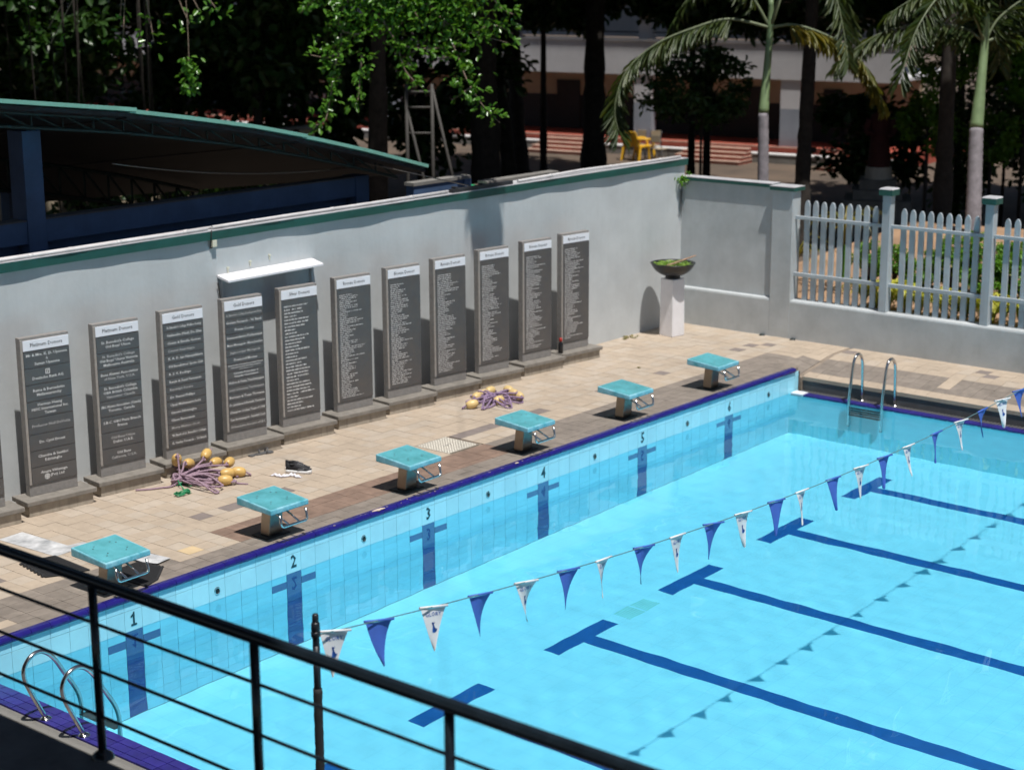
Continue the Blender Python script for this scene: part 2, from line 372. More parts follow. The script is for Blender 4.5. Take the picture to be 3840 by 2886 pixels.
# projection helper: decides only which repeated pieces show largest
def scr(p):
    q = Vector(p) - CAM; d = -q.dot(CZ)
    if d < .5: return None
    return (1920 + 6542 * q.dot(CX) / d, 1443 - 6542 * q.dot(CY) / d, d)
def shows(p, m=60):
    s_ = scr(p); return s_ is not None and -m < s_[0] < 3840 + m and -m < s_[1] < 2886 + m
T = .2; J = .0045
rows = [(0, -.1)] + [(-.1 - .2 * k, -.3 - .2 * k) for k in range(11)]
cand = []
for r, (z1, z0) in enumerate(rows):
    for i in range(-8, 60):
        x0, x1 = i * T, (i + 1) * T
        x0 = max(x0, XA); x1 = min(x1, 11.90)
        if x1 - x0 < .03: continue
        lane, rem = divmod(i, 10)
        dark = 0 <= lane <= 5 and ((rem == 0 and r >= 2) or (r == 3 and rem in (9, 1) and not (rem == 9)) )
        if r == 3 and ((i % 10 == 1 and 0 <= i // 10 <= 5) or ((i + 1) % 10 == 0 and 0 <= (i + 1) // 10 <= 5)): dark = True
        c = ((x0 + x1) / 2, 0, (z0 + z1) / 2); s_ = scr(c)
        cand.append((x0, x1, max(z0, FZ), z1 - (.012 if r == 0 else 0), dark, s_[2] if shows(c) else 999, r))
cand.sort(key=lambda t: (t[5] + (0 if t[6] < 2 else 6 if t[4] else 9)))
tmesh = {}
rest = MB()
for k, (x0, x1, z0, z1, dark, d, r) in enumerate(cand):
    if z1 - z0 < .02: continue
    if k < 300:
        key = (round(x1 - x0, 3), round(z1 - z0, 3), dark)
        if key not in tmesh:
            w, h = (x1 - x0) / 2 - J / 2, (z1 - z0) / 2 - J / 2
            tmesh[key] = MB().box(-w, w, 0, .0075, -h, h).mesh('wall_tile', 'marker_blue' if dark else 'pool_tile', bevel=.0015)
        recv(ob('wall_tile', tmesh[key], basin, ((x0 + x1) / 2, random.uniform(-.0006, .0006), (z0 + z1) / 2)))
    else:
        rest.box(x0 + J / 2, x1 - J / 2, 0, .0075, z0 + J / 2, z1 - J / 2, 1 if dark else 0)
recv(build('wall_tile', rest, ['pool_tile', 'marker_blue'], basin, kind='stuff'))
# blue bullnose coping, one piece per wall tile
prof = [(.0, -.012), (-.014, -.010), (-.022, .004), (-.022, .020), (-.012, .036), (.004, .046), (.03, .048), (.062, .046), (.062, -.0)]
cme = MB().prism([(0, y, z) for y, z in prof], (T - .004, 0, 0)).mesh('coping_tile', 'coping_blue')
for p in cme.polygons: p.use_smooth = False
for i in range(-8, 60):
    x = i * T + .002
    if x + T > 11.96: break
    recv(ob('coping_tile', cme, basin, (x, random.uniform(-.0008, .0008), random.uniform(-.0008, .0008))))
build('coping_grout', MB().box(XA - .2, 11.9, .012, .0615, -.010, .040), 'grout_deck', basin)
def blob(mb, c, ax, ay, r, n=14, mi=0, jag=.35, th=.0016):
    pts = []
    for k in range(n):
        a = 2 * math.pi * k / n; q = r * (1 + random.uniform(-jag, jag)); pts.append(Vector(c) + Vector(ax) * math.cos(a) * q + Vector(ay) * math.sin(a) * q)
    return mb.prism(pts, Vector(ax).cross(Vector(ay)).normalized() * th, mi)
ch = MB()
blob(ch, (3.35, .012, .0485), (2.7, 0, 0), (0, .8, 0), .032)
blob(ch, (5.62, .005, .0475), (1.4, 0, 0), (0, .6, 0), .022)
for k in range(26):
    x = random.uniform(2.2, 6.5); blob(ch, (x, random.uniform(-.012, .03), .0470), (1.3, 0, 0), (0, .8, 0), random.uniform(.003, .008), 7)
build('worn_chips', ch, 'chip', basin, kind='stuff')
# lane numbers
for n in range(6):
    nm = text_mesh(str(n + 1), .185, 'number_ink', .022) if n else MB().prism([(-.008, .052, 0), (-.038, .030, 0), (-.038, .012, 0), (-.010, .028, 0), (-.010, -.048, 0), (-.036, -.048, 0), (-.036, -.066, 0), (.040, -.066, 0), (.040, -.048, 0), (.014, -.048, 0), (.014, .066, 0), (-.002, .066, 0)], (0, 0, .001)).mesh('lane_number', 'number_ink')
    o = ob('lane_number', nm, basin, (.1 + 2 * n, -.003, -.185), (R(90), 0, 0))
    recv(o); o.scale = (.86, 1, 1)
# lane rope anchor cups
cup = MB().lathe([(.0, .0), (.027, .0)], seg=20).mesh('anchor_cup', 'hole_black')
ring = MB().lathe([(.026, -.001), (.026, .0045), (.034, .0045), (.038, .0)], seg=24).mesh('ring', 'steel')
for n in range(6):
    c = ob('anchor_cup', cup, basin, (1.1 + 2 * n, -.002, -.205), (R(90), 0, 0)); ob('ring', ring, c)
# floor lane lines with T heads
for n in range(6):
    x = .1 + 2 * n
    recv(build('lane_line', MB().box(x - .1, x + .1, -23, -2.20, FZ, FZ + .004).box(x - .5, x + .5, -2.2, -2.0, FZ, FZ + .004), 'floor_blue', basin))
# main drain
dr = MB()
for a in (0, 1):
    x0 = 4.77 + a * .29
    for k in range(7): dr.box(x0, x0 + .26, -2.03 - k * .033, -2.03 - k * .033 + .022, FZ, FZ + .004)
pm('drain_green', (.26, .70, .70), .5, var=.06)
recv(build('floor_drain', dr, 'drain_green', basin))
# water
N = 640; nx = 340
xs = np.linspace(XA - .004, XB + .004, nx + 1); ys = np.linspace(YE, .004, N + 1); X, Y = np.meshgrid(xs, ys)
H = np.zeros_like(X)
for k in range(40):
    a = rng.uniform(0, 2 * math.pi); w = rng.uniform(9, 26) if k > 8 else rng.uniform(2.5, 8); H += np.sin((X * math.cos(a) + Y * math.sin(a)) * w + rng.uniform(0, 6.3)) / w * (1 if k > 8 else .7)
H *= .00105
co = np.stack([X, Y, ZP + H], -1).reshape(-1, 3); i = np.arange(N)[:, None] * (nx + 1) + np.arange(nx)[None]
f = np.stack([i, i + 1, i + nx + 2, i + nx + 1], -1).reshape(-1)
water = struct(ob('water', np_mesh('water', co, f, np.full(N * nx, 4), 'pool_water', True)))
water.cycles.is_caustics_caster = True

# ---- overflow gutters along both long sides
far_g = struct(ob('far_gutter', None))
lp = MB().box(.0, .15, .0, T - .006, -.06, .016).mesh('lip_tile', 'lip_blue', bevel=.004)
lp2 = MB().box(.0, .16, .0, T - .006, -.06, .022).mesh('lip_tile', 'header_white', bevel=.004)
for k in range(60):
    ob('lip_tile', lp2 if k == 0 else lp, far_g, (XB, -.02 - (k + 1) * T, ZP + random.uniform(-.0015, .0015)))
gr = MB().box(XB + .155, 11.99, YE, 0, -.40, -.315)
build('channel', gr, 'gutter_dark', far_g)
sl = MB().box(0, .17, 0, .028, 0, .014).mesh('grate_slat', 'gutter_dark')
for k in range(130): ob('grate_slat', sl, far_g, (XB + .16, -.06 - k * .05, -.312))
build('riser', MB().box(11.985, 12.03, YE, 0, -.40, -.150), 'gutter_dark', far_g)
near_g = struct(ob('near_gutter', None))
for k in range(75):
    for a, (x0, x1) in enumerate(((XA - .085, XA - .002), (XA - .175, XA - .09), (XA - .235, XA - .18))):
        pass
lpn = [MB().box(x0, x1, 0, T - .006, -.05, .014).mesh('lip_tile', 'lip_blue', bevel=.003) for x0, x1 in ((-.088, -.0), (-.180, -.093), (-.235, -.185))]
for k in range(40):
    for me in lpn: ob('lip_tile', me, near_g, (XA, -.02 - (k + 1) * T, ZP + random.uniform(-.001, .001)))
build('channel', MB().box(XA - .36, XA - .238, YE, 0, -.40, -.31).box(XA - .24, XA + .0, YE, 0, -.40, -.300), 'grate_grey', near_g)
sln = MB().box(0, .10, 0, .007, 0, .018).mesh('grate_slat', 'grate_grey')
for k in range(260): ob('grate_slat', sln, near_g, (XA - .345, -.1 - k * .014, -.309))
build('kerb', MB().box(XA - .48, XA - .36, YE, 0, -.40, -.285), 'concrete', near_g, bevel=.006)
struct(build('near_deck', MB().box(-3.9, XA - .48, YE, 0, -.5, -.30), 'concrete_dark'))
struct(build('near_deck_step', MB().box(-3.9, XA - .2, 0, 3.14, -.5, .03), 'concrete'))

# ================================================================== DECK TILES
deck = struct(ob('pool_deck', None))
PX, X0 = .1943, 1.9305
jy = [.064, .205, .355, .455, .64, .83, 1.02, 1.205, 1.39] + [1.39 + .187 * k for k in range(1, 10)] + [3.16]
build('screed', MB().box(XA - .2, 11.94, .055, 3.2, -.3, DZ - .012).box(11.94, 13.5, .5, 3.2, -.3, DZ - .012), 'grout_deck', deck)
def side_z(x, y=-9):
    s0 = -.105 + .15 * min(1, max(0, (x - 12.03) / .9)); f = min(1, max(0, (.50 - y) / .52)) if x > 11.93 else 0; f = f * f * (3 - 2 * f)
    return DZ + (s0 - DZ) * f
sd = MB()
for a, c in ((11.94, 12.10), (12.10, 12.48), (12.48, 12.93), (12.93, 13.5)):
    for e, f_ in ((YE, -.02), (-.02, .08), (.08, .19), (.19, .30), (.30, .40), (.40, .50)):
        if e < -.1 and a < 12: continue
        sd.hexa([(a, e, -.5), (c, e, -.5), (c, f_, -.5), (a, f_, -.5), (a, e, side_z(a, e) - .011), (c, e, side_z(c, e) - .011), (c, f_, side_z(c, f_) - .011), (a, f_, side_z(a, f_) - .011)])
build('screed', sd, 'grout_deck', deck)
def tcol(xc, yc, row):
    r = random.random()
    bnd = 12.345 + .42 * min(1, max(0, (.5 - yc) / .5))
    if yc < 0:                       # far side deck
        if xc < bnd:
            return 'tile_beige' if abs(yc + 2.0) < .1 and xc > 12.3 else 'tile_grey'
        return 'tile_dark' if r < .07 and 12.9 < xc < 13.3 else ('tile_beige' if r < .85 else 'tile_pale')
    if yc < .355:
        if xc > bnd: return 'tile_beige'
        if abs(xc - 9.93) < .1 and yc > .2: return 'tile_beige'
        if xc < -.9 and yc > .2: return 'tile_beige'
        return 'tile_grey'
    if yc < .83:
        if .98 < xc < 1.75: return 'tile_yellow' if 1.16 < xc < 1.35 and .455 < yc < .64 else ('tile_pale' if r < .35 else 'tile_beige')
        if 1.75 < xc < 6.05: return 'tile_brown'
        if xc < bnd: return 'tile_grey'
        return 'tile_beige'
    if 11.9 < xc < 12.345 and yc < .83: return 'tile_grey'
    if 1.205 < yc < 1.39:
        for a, c in ((-.62, -.40), (1.93, 2.125), (2.31, 2.70), (3.09, 3.29), (6.0, 6.78), (7.35, 7.76), (8.9, 9.1), (10.3, 10.5), (12.2, 12.42), (12.6, 12.8)):
            if a < xc < c: return 'tile_dark'
    if 1.0 < yc < 1.205 and 12.8 < xc < 13.0: return 'tile_dark'
    if .83 < yc < 1.02 and .70 < xc < .95: return 'tile_dark'
    return 'tile_pale' if r < (.45 if (xc > 3.2 and yc > 2.0) or xc > 9 else .25) else 'tile_beige'
dt = []
drain = (5.40, 5.98, .86, 1.42)
k0 = int(math.floor((XA - .2 - X0) / PX))
for i in range(k0, 62):
    x0, x1 = X0 + i * PX, X0 + (i + 1) * PX
    x0 = max(x0, XA - .2); x1 = min(x1, 13.5)
    if x1 - x0 < .03: continue
    for j in range(len(jy) - 1):
        y0, y1 = jy[j], jy[j + 1]
        if x0 > drain[0] - .12 and x1 < drain[1] + .12 and y0 > drain[2] - .06 and y1 < drain[3] + .06: continue
        dt.append((x0, x1, y0, y1, DZ, DZ, tcol((x0 + x1) / 2, (y0 + y1) / 2, j)))
for jx in range(8):
    xe = [12.035, 12.19, 12.345, 12.54, 12.73, 12.92, 13.11, 13.30, 13.49]
    for j in range(46):
        y1 = -.004 - j * .19; y0 = y1 - .19
        dt.append((xe[jx], xe[jx + 1], y0, y1, (xe[jx], 1), (xe[jx + 1], 1), tcol((xe[jx] + xe[jx + 1]) / 2, (y0 + y1) / 2, j) if jx else 'tile_beige'))
    if jx >= 0:
        pass
def key(t):
    c = ((t[0] + t[1]) / 2, (t[2] + t[3]) / 2, 0); return scr(c)[2] if shows(c, 20) else 999
dt.sort(key=key)
dm = {}; rest = {}
G = .0035
names = ['tile_beige', 'tile_pale', 'tile_grey', 'tile_brown', 'tile_dark', 'tile_yellow']
rest = MB()
for n, (x0, x1, y0, y1, z0, z1, mt) in enumerate(dt):
    dzr = random.uniform(-.0012, .0012); side = isinstance(z0, tuple)
    side = side or (x1 > 11.94 and y0 < .5)
    zz = [side_z(x0, y0), side_z(x1, y0), side_z(x1, y1), side_z(x0, y1)] if side else [DZ] * 4
    a, c, e, f_ = x0 + G / 2, x1 - G / 2, y0 + G / 2, y1 - G / 2
    if n < 300 and not side:
        kk = (round(x1 - x0, 3), round(y1 - y0, 3), mt)
        if kk not in dm:
            w, h = (x1 - x0) / 2 - G / 2, (y1 - y0) / 2 - G / 2; dm[kk] = MB().box(-w, w, -h, h, -.012, 0).mesh('deck_tile', mt)
        ob('deck_tile', dm[kk], deck, ((x0 + x1) / 2, (y0 + y1) / 2, DZ + dzr))
    else:
        rest.hexa([(a, e, zz[0] - .012), (c, e, zz[1] - .012), (c, f_, zz[2] - .012), (a, f_, zz[3] - .012), (a, e, zz[0] + dzr), (c, e, zz[1] + dzr), (c, f_, zz[2] + dzr), (a, f_, zz[3] + dzr)], names.index(mt))
build('deck_tile', rest, names, deck, kind='stuff')
eg = MB()
for e, f_ in ((YE, -.02),):
    eg.hexa([(11.975, e, side_z(11.975, e) - .05), (12.035, e, side_z(12.035, e) - .05), (12.035, f_, side_z(12.035, f_) - .05), (11.975, f_, side_z(11.975, f_) - .05), (11.975, e, side_z(11.975, e) + .002), (12.035, e, side_z(12.035, e) + .002), (12.035, f_, side_z(12.035, f_) + .002), (11.975, f_, side_z(11.975, f_) + .002)])
build('edging', eg, 'tile_beige', deck)
build('edge_face', MB().box(11.93, 11.94, -.0, .5, -.4, -.02), 'tile_grey', deck)

# ================================================================== MAIN BOUNDARY WALL
YW = 3.15
wall = thing('boundary_wall', 'long grey plastered wall with dark green coping behind the donor slabs', 'wall', (5, YW, 0))
def lo(mb, name, mats, parent, bevel=0):     # build in world coordinates under a parent that sits at parent.location
    o = build(name, mb, mats, parent, bevel); o.location = -parent.location; return o
lo(MB().box(-5, 13.60, YW, YW + .2, -.1, 2.54), 'wall_face', 'wall_paint', wall)
# coping with a slightly wavy lower edge
cp = MB(); n = 120
for i in range(n):
    x0, x1 = -5 + i * 18.62 / n, -5 + (i + 1) * 18.62 / n
    w0, w1 = .006 * math.sin(x0 * 2.3) + .004 * math.sin(x0 * 6.1), .006 * math.sin(x1 * 2.3) + .004 * math.sin(x1 * 6.1)
    cp.hexa([(x0, YW - .042 - w0, 2.541), (x1, YW - .042 - w1, 2.541), (x1, YW + .25, 2.541), (x0, YW + .25, 2.541), (x0, YW - .044 - w0, 2.640), (x1, YW - .044 - w1, 2.640), (x1, YW + .25, 2.640), (x0, YW + .25, 2.640)])
lo(cp, 'coping', 'green_trim', wall)
lo(MB().box(-5, 13.625, YW - .046, YW + .252, 2.6405, 2.650), 'coping_top', 'cap_top', wall)
def conduit(name, pts, r, label):
    m = MB().tube(pts, r, 8)
    for a, c in zip(pts[:-1], pts[1:]):
        p = Vector(a).lerp(Vector(c), .5); d = (Vector(c) - Vector(a)).normalized() * .03; m.tube([p - d, p + d], r * 1.18, 8)
    return tag(build(name, m, 'white_pipe'), label, 'pipe')
conduit('conduit', [(-2, YW + .0, 2.676), (.9, YW, 2.669), (2.0, YW, 2.670), (3.2, YW, 2.669), (3.86, YW, 2.670)], .018, 'white plastic conduit on the wall top, longest run above the Platinum and Gold slabs')
conduit('conduit', [(-2, YW + .07, 2.667), (1.4, YW + .07, 2.667), (2.6, YW + .07, 2.668), (4.6, YW + .07, 2.668)], .016, 'white plastic conduit lying behind the front one on the wall top')
conduit('conduit', [(3.95, YW + .02, 2.676), (5.2, YW + .04, 2.676), (6.6, YW + .02, 2.676), (8.05, YW + .03, 2.676)], .020, 'white plastic conduit on the wall top over the Silver and Bronze slabs')
conduit('conduit', [(9.5, YW + .02, 2.676), (11.0, YW + .05, 2.690), (12.4, YW + .03, 2.676), (13.5, YW + .02, 2.676)], .020, 'white plastic conduit on the wall top near the corner')
tag(build('steel_channel', MB().box(8.1, 9.35, YW - .02, YW + .06, 2.651, 2.70).box(8.15, 8.2, YW - .02, YW + .06, 2.70, 2.73).box(8.7, 8.75, YW - .02, YW + .06, 2.70, 2.72), 'metal_dark', bevel=.004), 'dark steel channel lying on the wall top above the palm shadow', 'steel channel')
tag(build('stay_wire', MB().tube([(6.9, 5.6, 3.35), (7.6, 4.6, 3.05), (8.55, 3.25, 2.70)], .008, 6), 'steel_dull'), 'thin bright stay wire running down to the wall top', 'wire')
# junction box with cable
jb = thing('junction_box', 'small cream electrical box with black cable under the wall coping', 'junction box', (3.92, YW, 2.45))
lo(MB().box(3.89, 3.955, YW - .050, YW - .001, 2.455, 2.535), 'case', 'cream_plastic', jb, .004)
lo(MB().tube([(3.875, YW - .055, 2.66), (3.868, YW - .052, 2.57), (3.872, YW - .03, 2.50), (3.885, YW - .012, 2.44), (3.905, YW - .02, 2.452)], .007, 6), 'cable', 'rubber', jb)
# awning with side fins and a flat back panel
aw = thing('wall_awning', 'white concrete ledge jutting from the wall above the Gold and Silver slabs', 'awning', (4.72, YW, 2.1))
lo(MB().hexa([(3.97, YW - .20, 2.045), (5.50, YW - .20, 2.045), (5.50, YW - .001, 2.085), (3.97, YW - .001, 2.085), (3.97, YW - .20, 2.072), (5.50, YW - .20, 2.072), (5.50, YW - .001, 2.118), (3.97, YW - .001, 2.118)]), 'ledge', 'white_paint', aw, .003)
for x in (4.005, 5.43): lo(MB().box(x, x + .04, YW - .055, YW - .001, 1.56, 2.066), 'side_fin', 'fence_paint', aw, .003)
lo(MB().box(4.046, 5.429, YW - .012, YW - .0005, 1.56, 2.07), 'back_panel', 'fence_paint', aw)
for x, z in ((4.12, 2.17), (4.47, 2.20), (4.78, 2.235)): lo(MB().box(x, x + .035, YW - .014, YW - .0005, z, z + .018).box(x + .010, x + .024, YW - .012, YW - .0005, z - .045, z), 'hook', 'cream_plastic', aw)
br_ = MB().bar((3.955, YW - .03, 2.03), (3.99, YW - .02, 1.85), .012); lo(br_, 'bracket', 'rusty_steel', aw)

# ================================================================== RIGHT WALL + PICKET FENCE
XR = 13.47
rw = thing('corner_wall', 'short grey wall with green coping and pillar joining the picket fence', 'wall', (XR, 2.2, 0))
lo(MB().box(XR + .055, XR + .22, 1.465, 3.149, .6, 2.315), 'wall_face', 'grey_paint', rw)
lo(MB().box(XR, XR + .23, 1.465, 3.148, -.2, .600).hexa([(XR, 1.465, .600), (XR + .054, 1.465, .600), (XR + .054, 3.148, .600), (XR, 3.148, .600), (XR + .010, 1.465, .628), (XR + .054, 1.465, .645), (XR + .054, 3.148, .645), (XR + .010, 3.148, .628)]), 'base_course', 'grey_paint', rw, .004)
lo(MB().box(XR - .002, XR + .235, 1.11, 1.463, -.2, 2.29), 'pillar', 'grey_paint', rw, .006)
lo(MB().box(XR + .012, XR + .26, 1.49, 3.147, 2.316, 2.366), 'coping', 'green_trim', rw)
lo(MB().box(XR + .010, XR + .262, 1.49, 3.147, 2.3665, 2.376), 'coping_top', 'cap_top', rw)
lo(MB().box(XR - .045, XR + .28, 1.07, 1.488, 2.291, 2.345), 'pillar_cap', 'green_trim', rw)
lo(MB().box(XR - .047, XR + .282, 1.068, 1.489, 2.3455, 2.356), 'pillar_cap_top', 'cap_top', rw)
fence = thing('picket_fence', 'pale grey picket fence with square posts on a low wall beside the pool', 'fence', (XR, -3, 0))
FE = -9.0
lo(MB().box(XR, XR + .24, FE, 1.109, -.3, .605).hexa([(XR, FE, .605), (XR + .06, FE, .605), (XR + .06, 1.109, .605), (XR, 1.109, .605), (XR + .012, FE, .632), (XR + .06, FE, .640), (XR + .06, 1.109, .640), (XR + .012, 1.109, .632)]).box(XR + .06, XR + .24, FE, 1.109, .605, .640), 'low_wall', 'grey_paint', fence, .004)
posts = [-.418 - 1.58 * k for k in range(6)]
pme = MB().box(-.065, .075, -.062, .062, .64, 2.345).mesh('fence_post', 'fence_paint', bevel=.006)
pcm = MB().box(-.105, .115, -.108, .108, 2.3455, 2.432).mesh('post_cap', 'green_trim', bevel=.004)
pct = MB().hexa([(-.107, -.11, 2.4325), (.117, -.11, 2.4325), (.117, .11, 2.4325), (-.107, .11, 2.4325), (-.09, -.09, 2.452), (.10, -.09, 2.452), (.10, .09, 2.452), (-.09, .09, 2.452)]).mesh('cap_top', 'cap_top')
for y in posts:
    p = ob('fence_post', pme, fence, (XR + .1 - XR, y + 3, 0)); ob('post_cap', pcm, p); ob('cap_top', pct, p)
def picket_mesh():
    w = .0425; t = .016; z0, z1 = .642, 2.155
    out = [(0, -w, z0), (0, w, z0), (0, w, z1 - .075), (0, w * .72, z1 - .03), (0, .010, z1), (0, -.010, z1), (0, -w * .72, z1 - .03), (0, -w, z1 - .075)]
    return MB().prism(out, (t * 2, 0, 0)).mesh('picket', 'fence_paint', bevel=.003)
pk = picket_mesh()
spans = [(1.11, posts[0] + .062)] + [(posts[k] - .062, posts[k + 1] + .062) for k in range(5)]
for s_, (ya, yb) in enumerate(spans):
    ys_ = [.942 - .1423 * k for k in range(9)] if s_ == 0 else [posts[s_ - 1] - .231 - .1405 * k for k in range(9)]
    for y in ys_: ob('picket', pk, fence, (XR + .135 - XR, y + 3 + random.uniform(-.003, .003), random.uniform(-.006, .006)), (0, 0, random.uniform(-.02, .02)))
    for z0, z1 in ((1.868, 1.918), (1.0, 1.058)):
        lo(MB().box(XR + .085, XR + .131, yb, ya, z0, z1), 'rail', 'fence_paint', fence, .004)

# ================================================================== DONOR SLABS
def names_mesh(lines, w, ztop, dz, mat='letter_white', h=.011, lmin=.12, lmax=.36, seed=0):
    """rows of worn, unreadable small lettering: word-like runs of tiny strokes"""
    rr = random.Random(seed); mb = MB()
    for r in range(lines):
        x = 0; end = rr.uniform(lmin, lmax) if rr.random() < .8 else rr.uniform(lmax * .8, min(w, lmax * 1.25)); z = ztop - r * dz
        while x < end:
            for _ in range(rr.randint(3, 8)):
                cw = rr.uniform(.0045, .0085); hh = h * rr.uniform(.62, 1.0)
                if rr.random() < .93: mb.add([(x, 0, z - h / 2), (x + cw, 0, z - h / 2), (x + cw, 0, z - h / 2 + hh), (x, 0, z - h / 2 + hh)], [(0, 1, 2, 3)])
                x += cw + rr.uniform(.001, .0025)
                if x > end: break
            x += .009
    return mb.mesh('name_list', mat, recalc=False)
PW, PT, PH0, PH1 = .56, .09, .22, 1.905
def donor_slab(x_left, header, label, plaques=None, lines=0, seed=0, left=False):
    t = thing('donor_slab', label, 'memorial slab', (x_left, 2.78, DZ), R(-7), 'grey stone donor slabs along the wall')
    # local: x along the slab, y to the wall, front face at y=0, z from deck
    z_ = lambda v: v - DZ
    build('plinth_base', MB().box(-.095, PW + .095, -.135, .145, 0, z_(.165)), 'plinth_side', t, .004)
    build('plinth_top', MB().box(-.127, PW + .127, -.167, .172, z_(.1655), z_(.218)), 'plinth_top', t, .009)
    build('slab_body', MB().box(0, PW, .008, PT, z_(.2185), z_(1.905)), 'stone', t, .004)
    build('edge_strip', MB().box(.0, .026, -.006, .0078, z_(.345), z_(1.885)), 'stone_side', t, .002)
    hd = build('header_plate', MB().box(.030, PW - .006, -.004, .0075, z_(1.765), z_(1.875)), 'header_white', t, .002)
    ob('lettering', text_mesh(header, .054, 'header_ink', .014), hd, (.295, -.0052, z_(1.82)), (R(90), 0, 0))
    zt, zb = 1.756, .348
    if plaques:
        n = len(plaques); ph = (zt - zb) / n
        pmh = MB().box(.030, PW - .006, -.006, .0075, .003, ph - .003).mesh('plaque', 'granite', bevel=.0015)
        for k, tx in enumerate(plaques):
            p = ob('plaque', pmh, t, (0, 0, z_(zt - (k + 1) * ph)))
            ls = [l for l in tx.split('\n') if l]
            sz = min(.041 if n < 10 else .040, ph / (len(ls) + .6) * .95)
            for q, s in enumerate(ls):
                if not s.strip(): continue
                me = text_mesh(s, sz, 'letter_worn' if (k * 7 + q * 3 + seed) % 5 == 0 else 'letter_white', .014, 'LEFT' if left else 'CENTER')
                wmax = max((v.co.x for v in me.vertices), default=.1) - min((v.co.x for v in me.vertices), default=0)
                o = ob('lettering', me, p, (.075 if left else .29, -.0072, ph / 2 + ((len(ls) - 1) / 2 - q) * sz * 1.15), (R(90), 0, 0))
                mx = .45 if left else .49
                o.scale.x = min(1.12, mx / max(wmax, .01))
    else:
        p = build('name_panel', MB().box(.030, PW - .006, -.006, .0075, z_(zb), z_(zt)), 'granite', t, .0015)
        ob('name_list', names_mesh(lines, .46, z_(zt - .075), (zt - zb - .10) / lines, 'letter_white', .46 * (zt - zb - .1) / lines, .10 if lines > 40 else .14, .30 if lines > 40 else .38, seed), p, (.062, -.0072, 0))
    return t
plat0 = ['', '', '', '', '', '', '', '                                D']
plat1 = ['Mr & Mrs. K. D. Upasena\n&\nSaman Upasena', ' \nDeutsche Bank AG', 'Ratna & Bernadette\nMallawaaratchy', 'Herman Huang\nHHC International Inc.\nTaiwan', 'Professor Neil DeVotta', 'Dr. Cyril Ernest', 'Chandra & Savithri\nEdirisinghe', 'Anura Vithanage\n     (Pvt) Ltd']
plat2 = ["St. Benedict's College\nOld Boys' Union", "St. Benedict's College\nOld Boys' Union Victoria\nMelbourne Australia", 'Bens Alumni Association\nof New York. U.S.A.', "St. Benedict's College\nOBA British Columbia\nVancouver Canada", 'SBC Alumni Association (Canada)\nToronto. Canada', 'S.B.C. OBU Paris Branch\nFrance', 'Old Bens Union\nDubai. U.A.E.', 'Old Bens\nCalifornia. U.S.A.']
gold1 = ["St. Benedict's College Welfare Society", 'Nailendra (Neil) De Silva', 'Cletus & Emelle Gomes', 'Conrad Anandappa', 'K. A. D. Ian Nanayakkara', "Old Benedictines' Sports Club", 'R. S. V. Rodrigo', 'Ranjit & Sunil Fernando', 'Randolph Perera', 'Dr. Russel Phillips', 'Upali Mallawaarachchi', 'Gamini Edirisinghe', 'Glenn Baverstein', 'Merry Makers Choir', "'80 Batch of St. Benedict's College", "A. Stanley Fernando - '50 Batch"]
gold2 = ["St. Benedict's College Development Fund", "Graham Fernando - '81 Batch", 'Prema Cooray', 'Somasundaram Pushparajan', 'Maree Moraesgoda - Maree Jewellers', 'Jegasooriyar Moragoda', 'Desmond Moraes', 'Nimal De Silva, Rohantha Perera, Lakshin Fernando\nSanjeewa Fernando & Roshan Fernando\nof the Batch of 76', 'Velupillai Premadasan &\nVelupillai Chandrakanti', 'Hudson & Visaka Thambinayagam', 'Joseph & Rosemary Thambinayagam', 'Bertram & Tessa Thomsen', 'Dr. Justinianus & Bernadia Thompson', 'Champion Cricket Team of 1981', 'Team Benderainegoda - Basketball Coach', 'Old Benedictines Association of S.B.C.']
tops = [.105, 1.011, 1.924, 2.830, 3.728, 4.609, 5.527, 6.432, 7.316, 8.209, 9.145, 10.012]
donor_slab(tops[0] - .02, 'Platinum Donors', 'donor slab cut off by the left picture edge, only its stone side showing', plat0, seed=1)
t1 = donor_slab(tops[1] - .02, 'Platinum Donors', 'donor slab headed Platinum Donors with a small square slashed emblem on its second plaque', plat1, seed=2)
donor_slab(tops[2] - .02, 'Platinum Donors', 'donor slab headed Platinum Donors with eight plaques of overseas alumni unions', plat2, seed=3)
donor_slab(tops[3] - .02, 'Gold Donors', 'donor slab headed Gold Donors behind the heap of rope and yellow floats', gold1, seed=4, left=True)
donor_slab(tops[4] - .02, 'Gold Donors', 'donor slab headed Gold Donors standing under the left end of the wall ledge', gold2, seed=5)
donor_slab(tops[5] - .02, 'Silver Donors', 'donor slab headed Silver Donors with one panel of names in wide rows', lines=32, seed=6)
bl = ['first Bronze Donors slab, next to the Silver Donors slab', 'second Bronze Donors slab counted from the Silver Donors slab', 'third Bronze Donors slab from the Silver one, its top just left of the palm shadow', 'fourth Bronze Donors slab, standing in front of the palm-shaped wall shadow', 'Bronze Donors slab second from the wall corner, black bottle at its foot', 'Bronze Donors slab nearest the wall corner and the planted bowl']
for k in range(6): donor_slab(tops[6 + k] - .02, 'Bronze Donors', bl[k], lines=[56, 52, 54, 53, 52, 50][k], seed=10 + k)
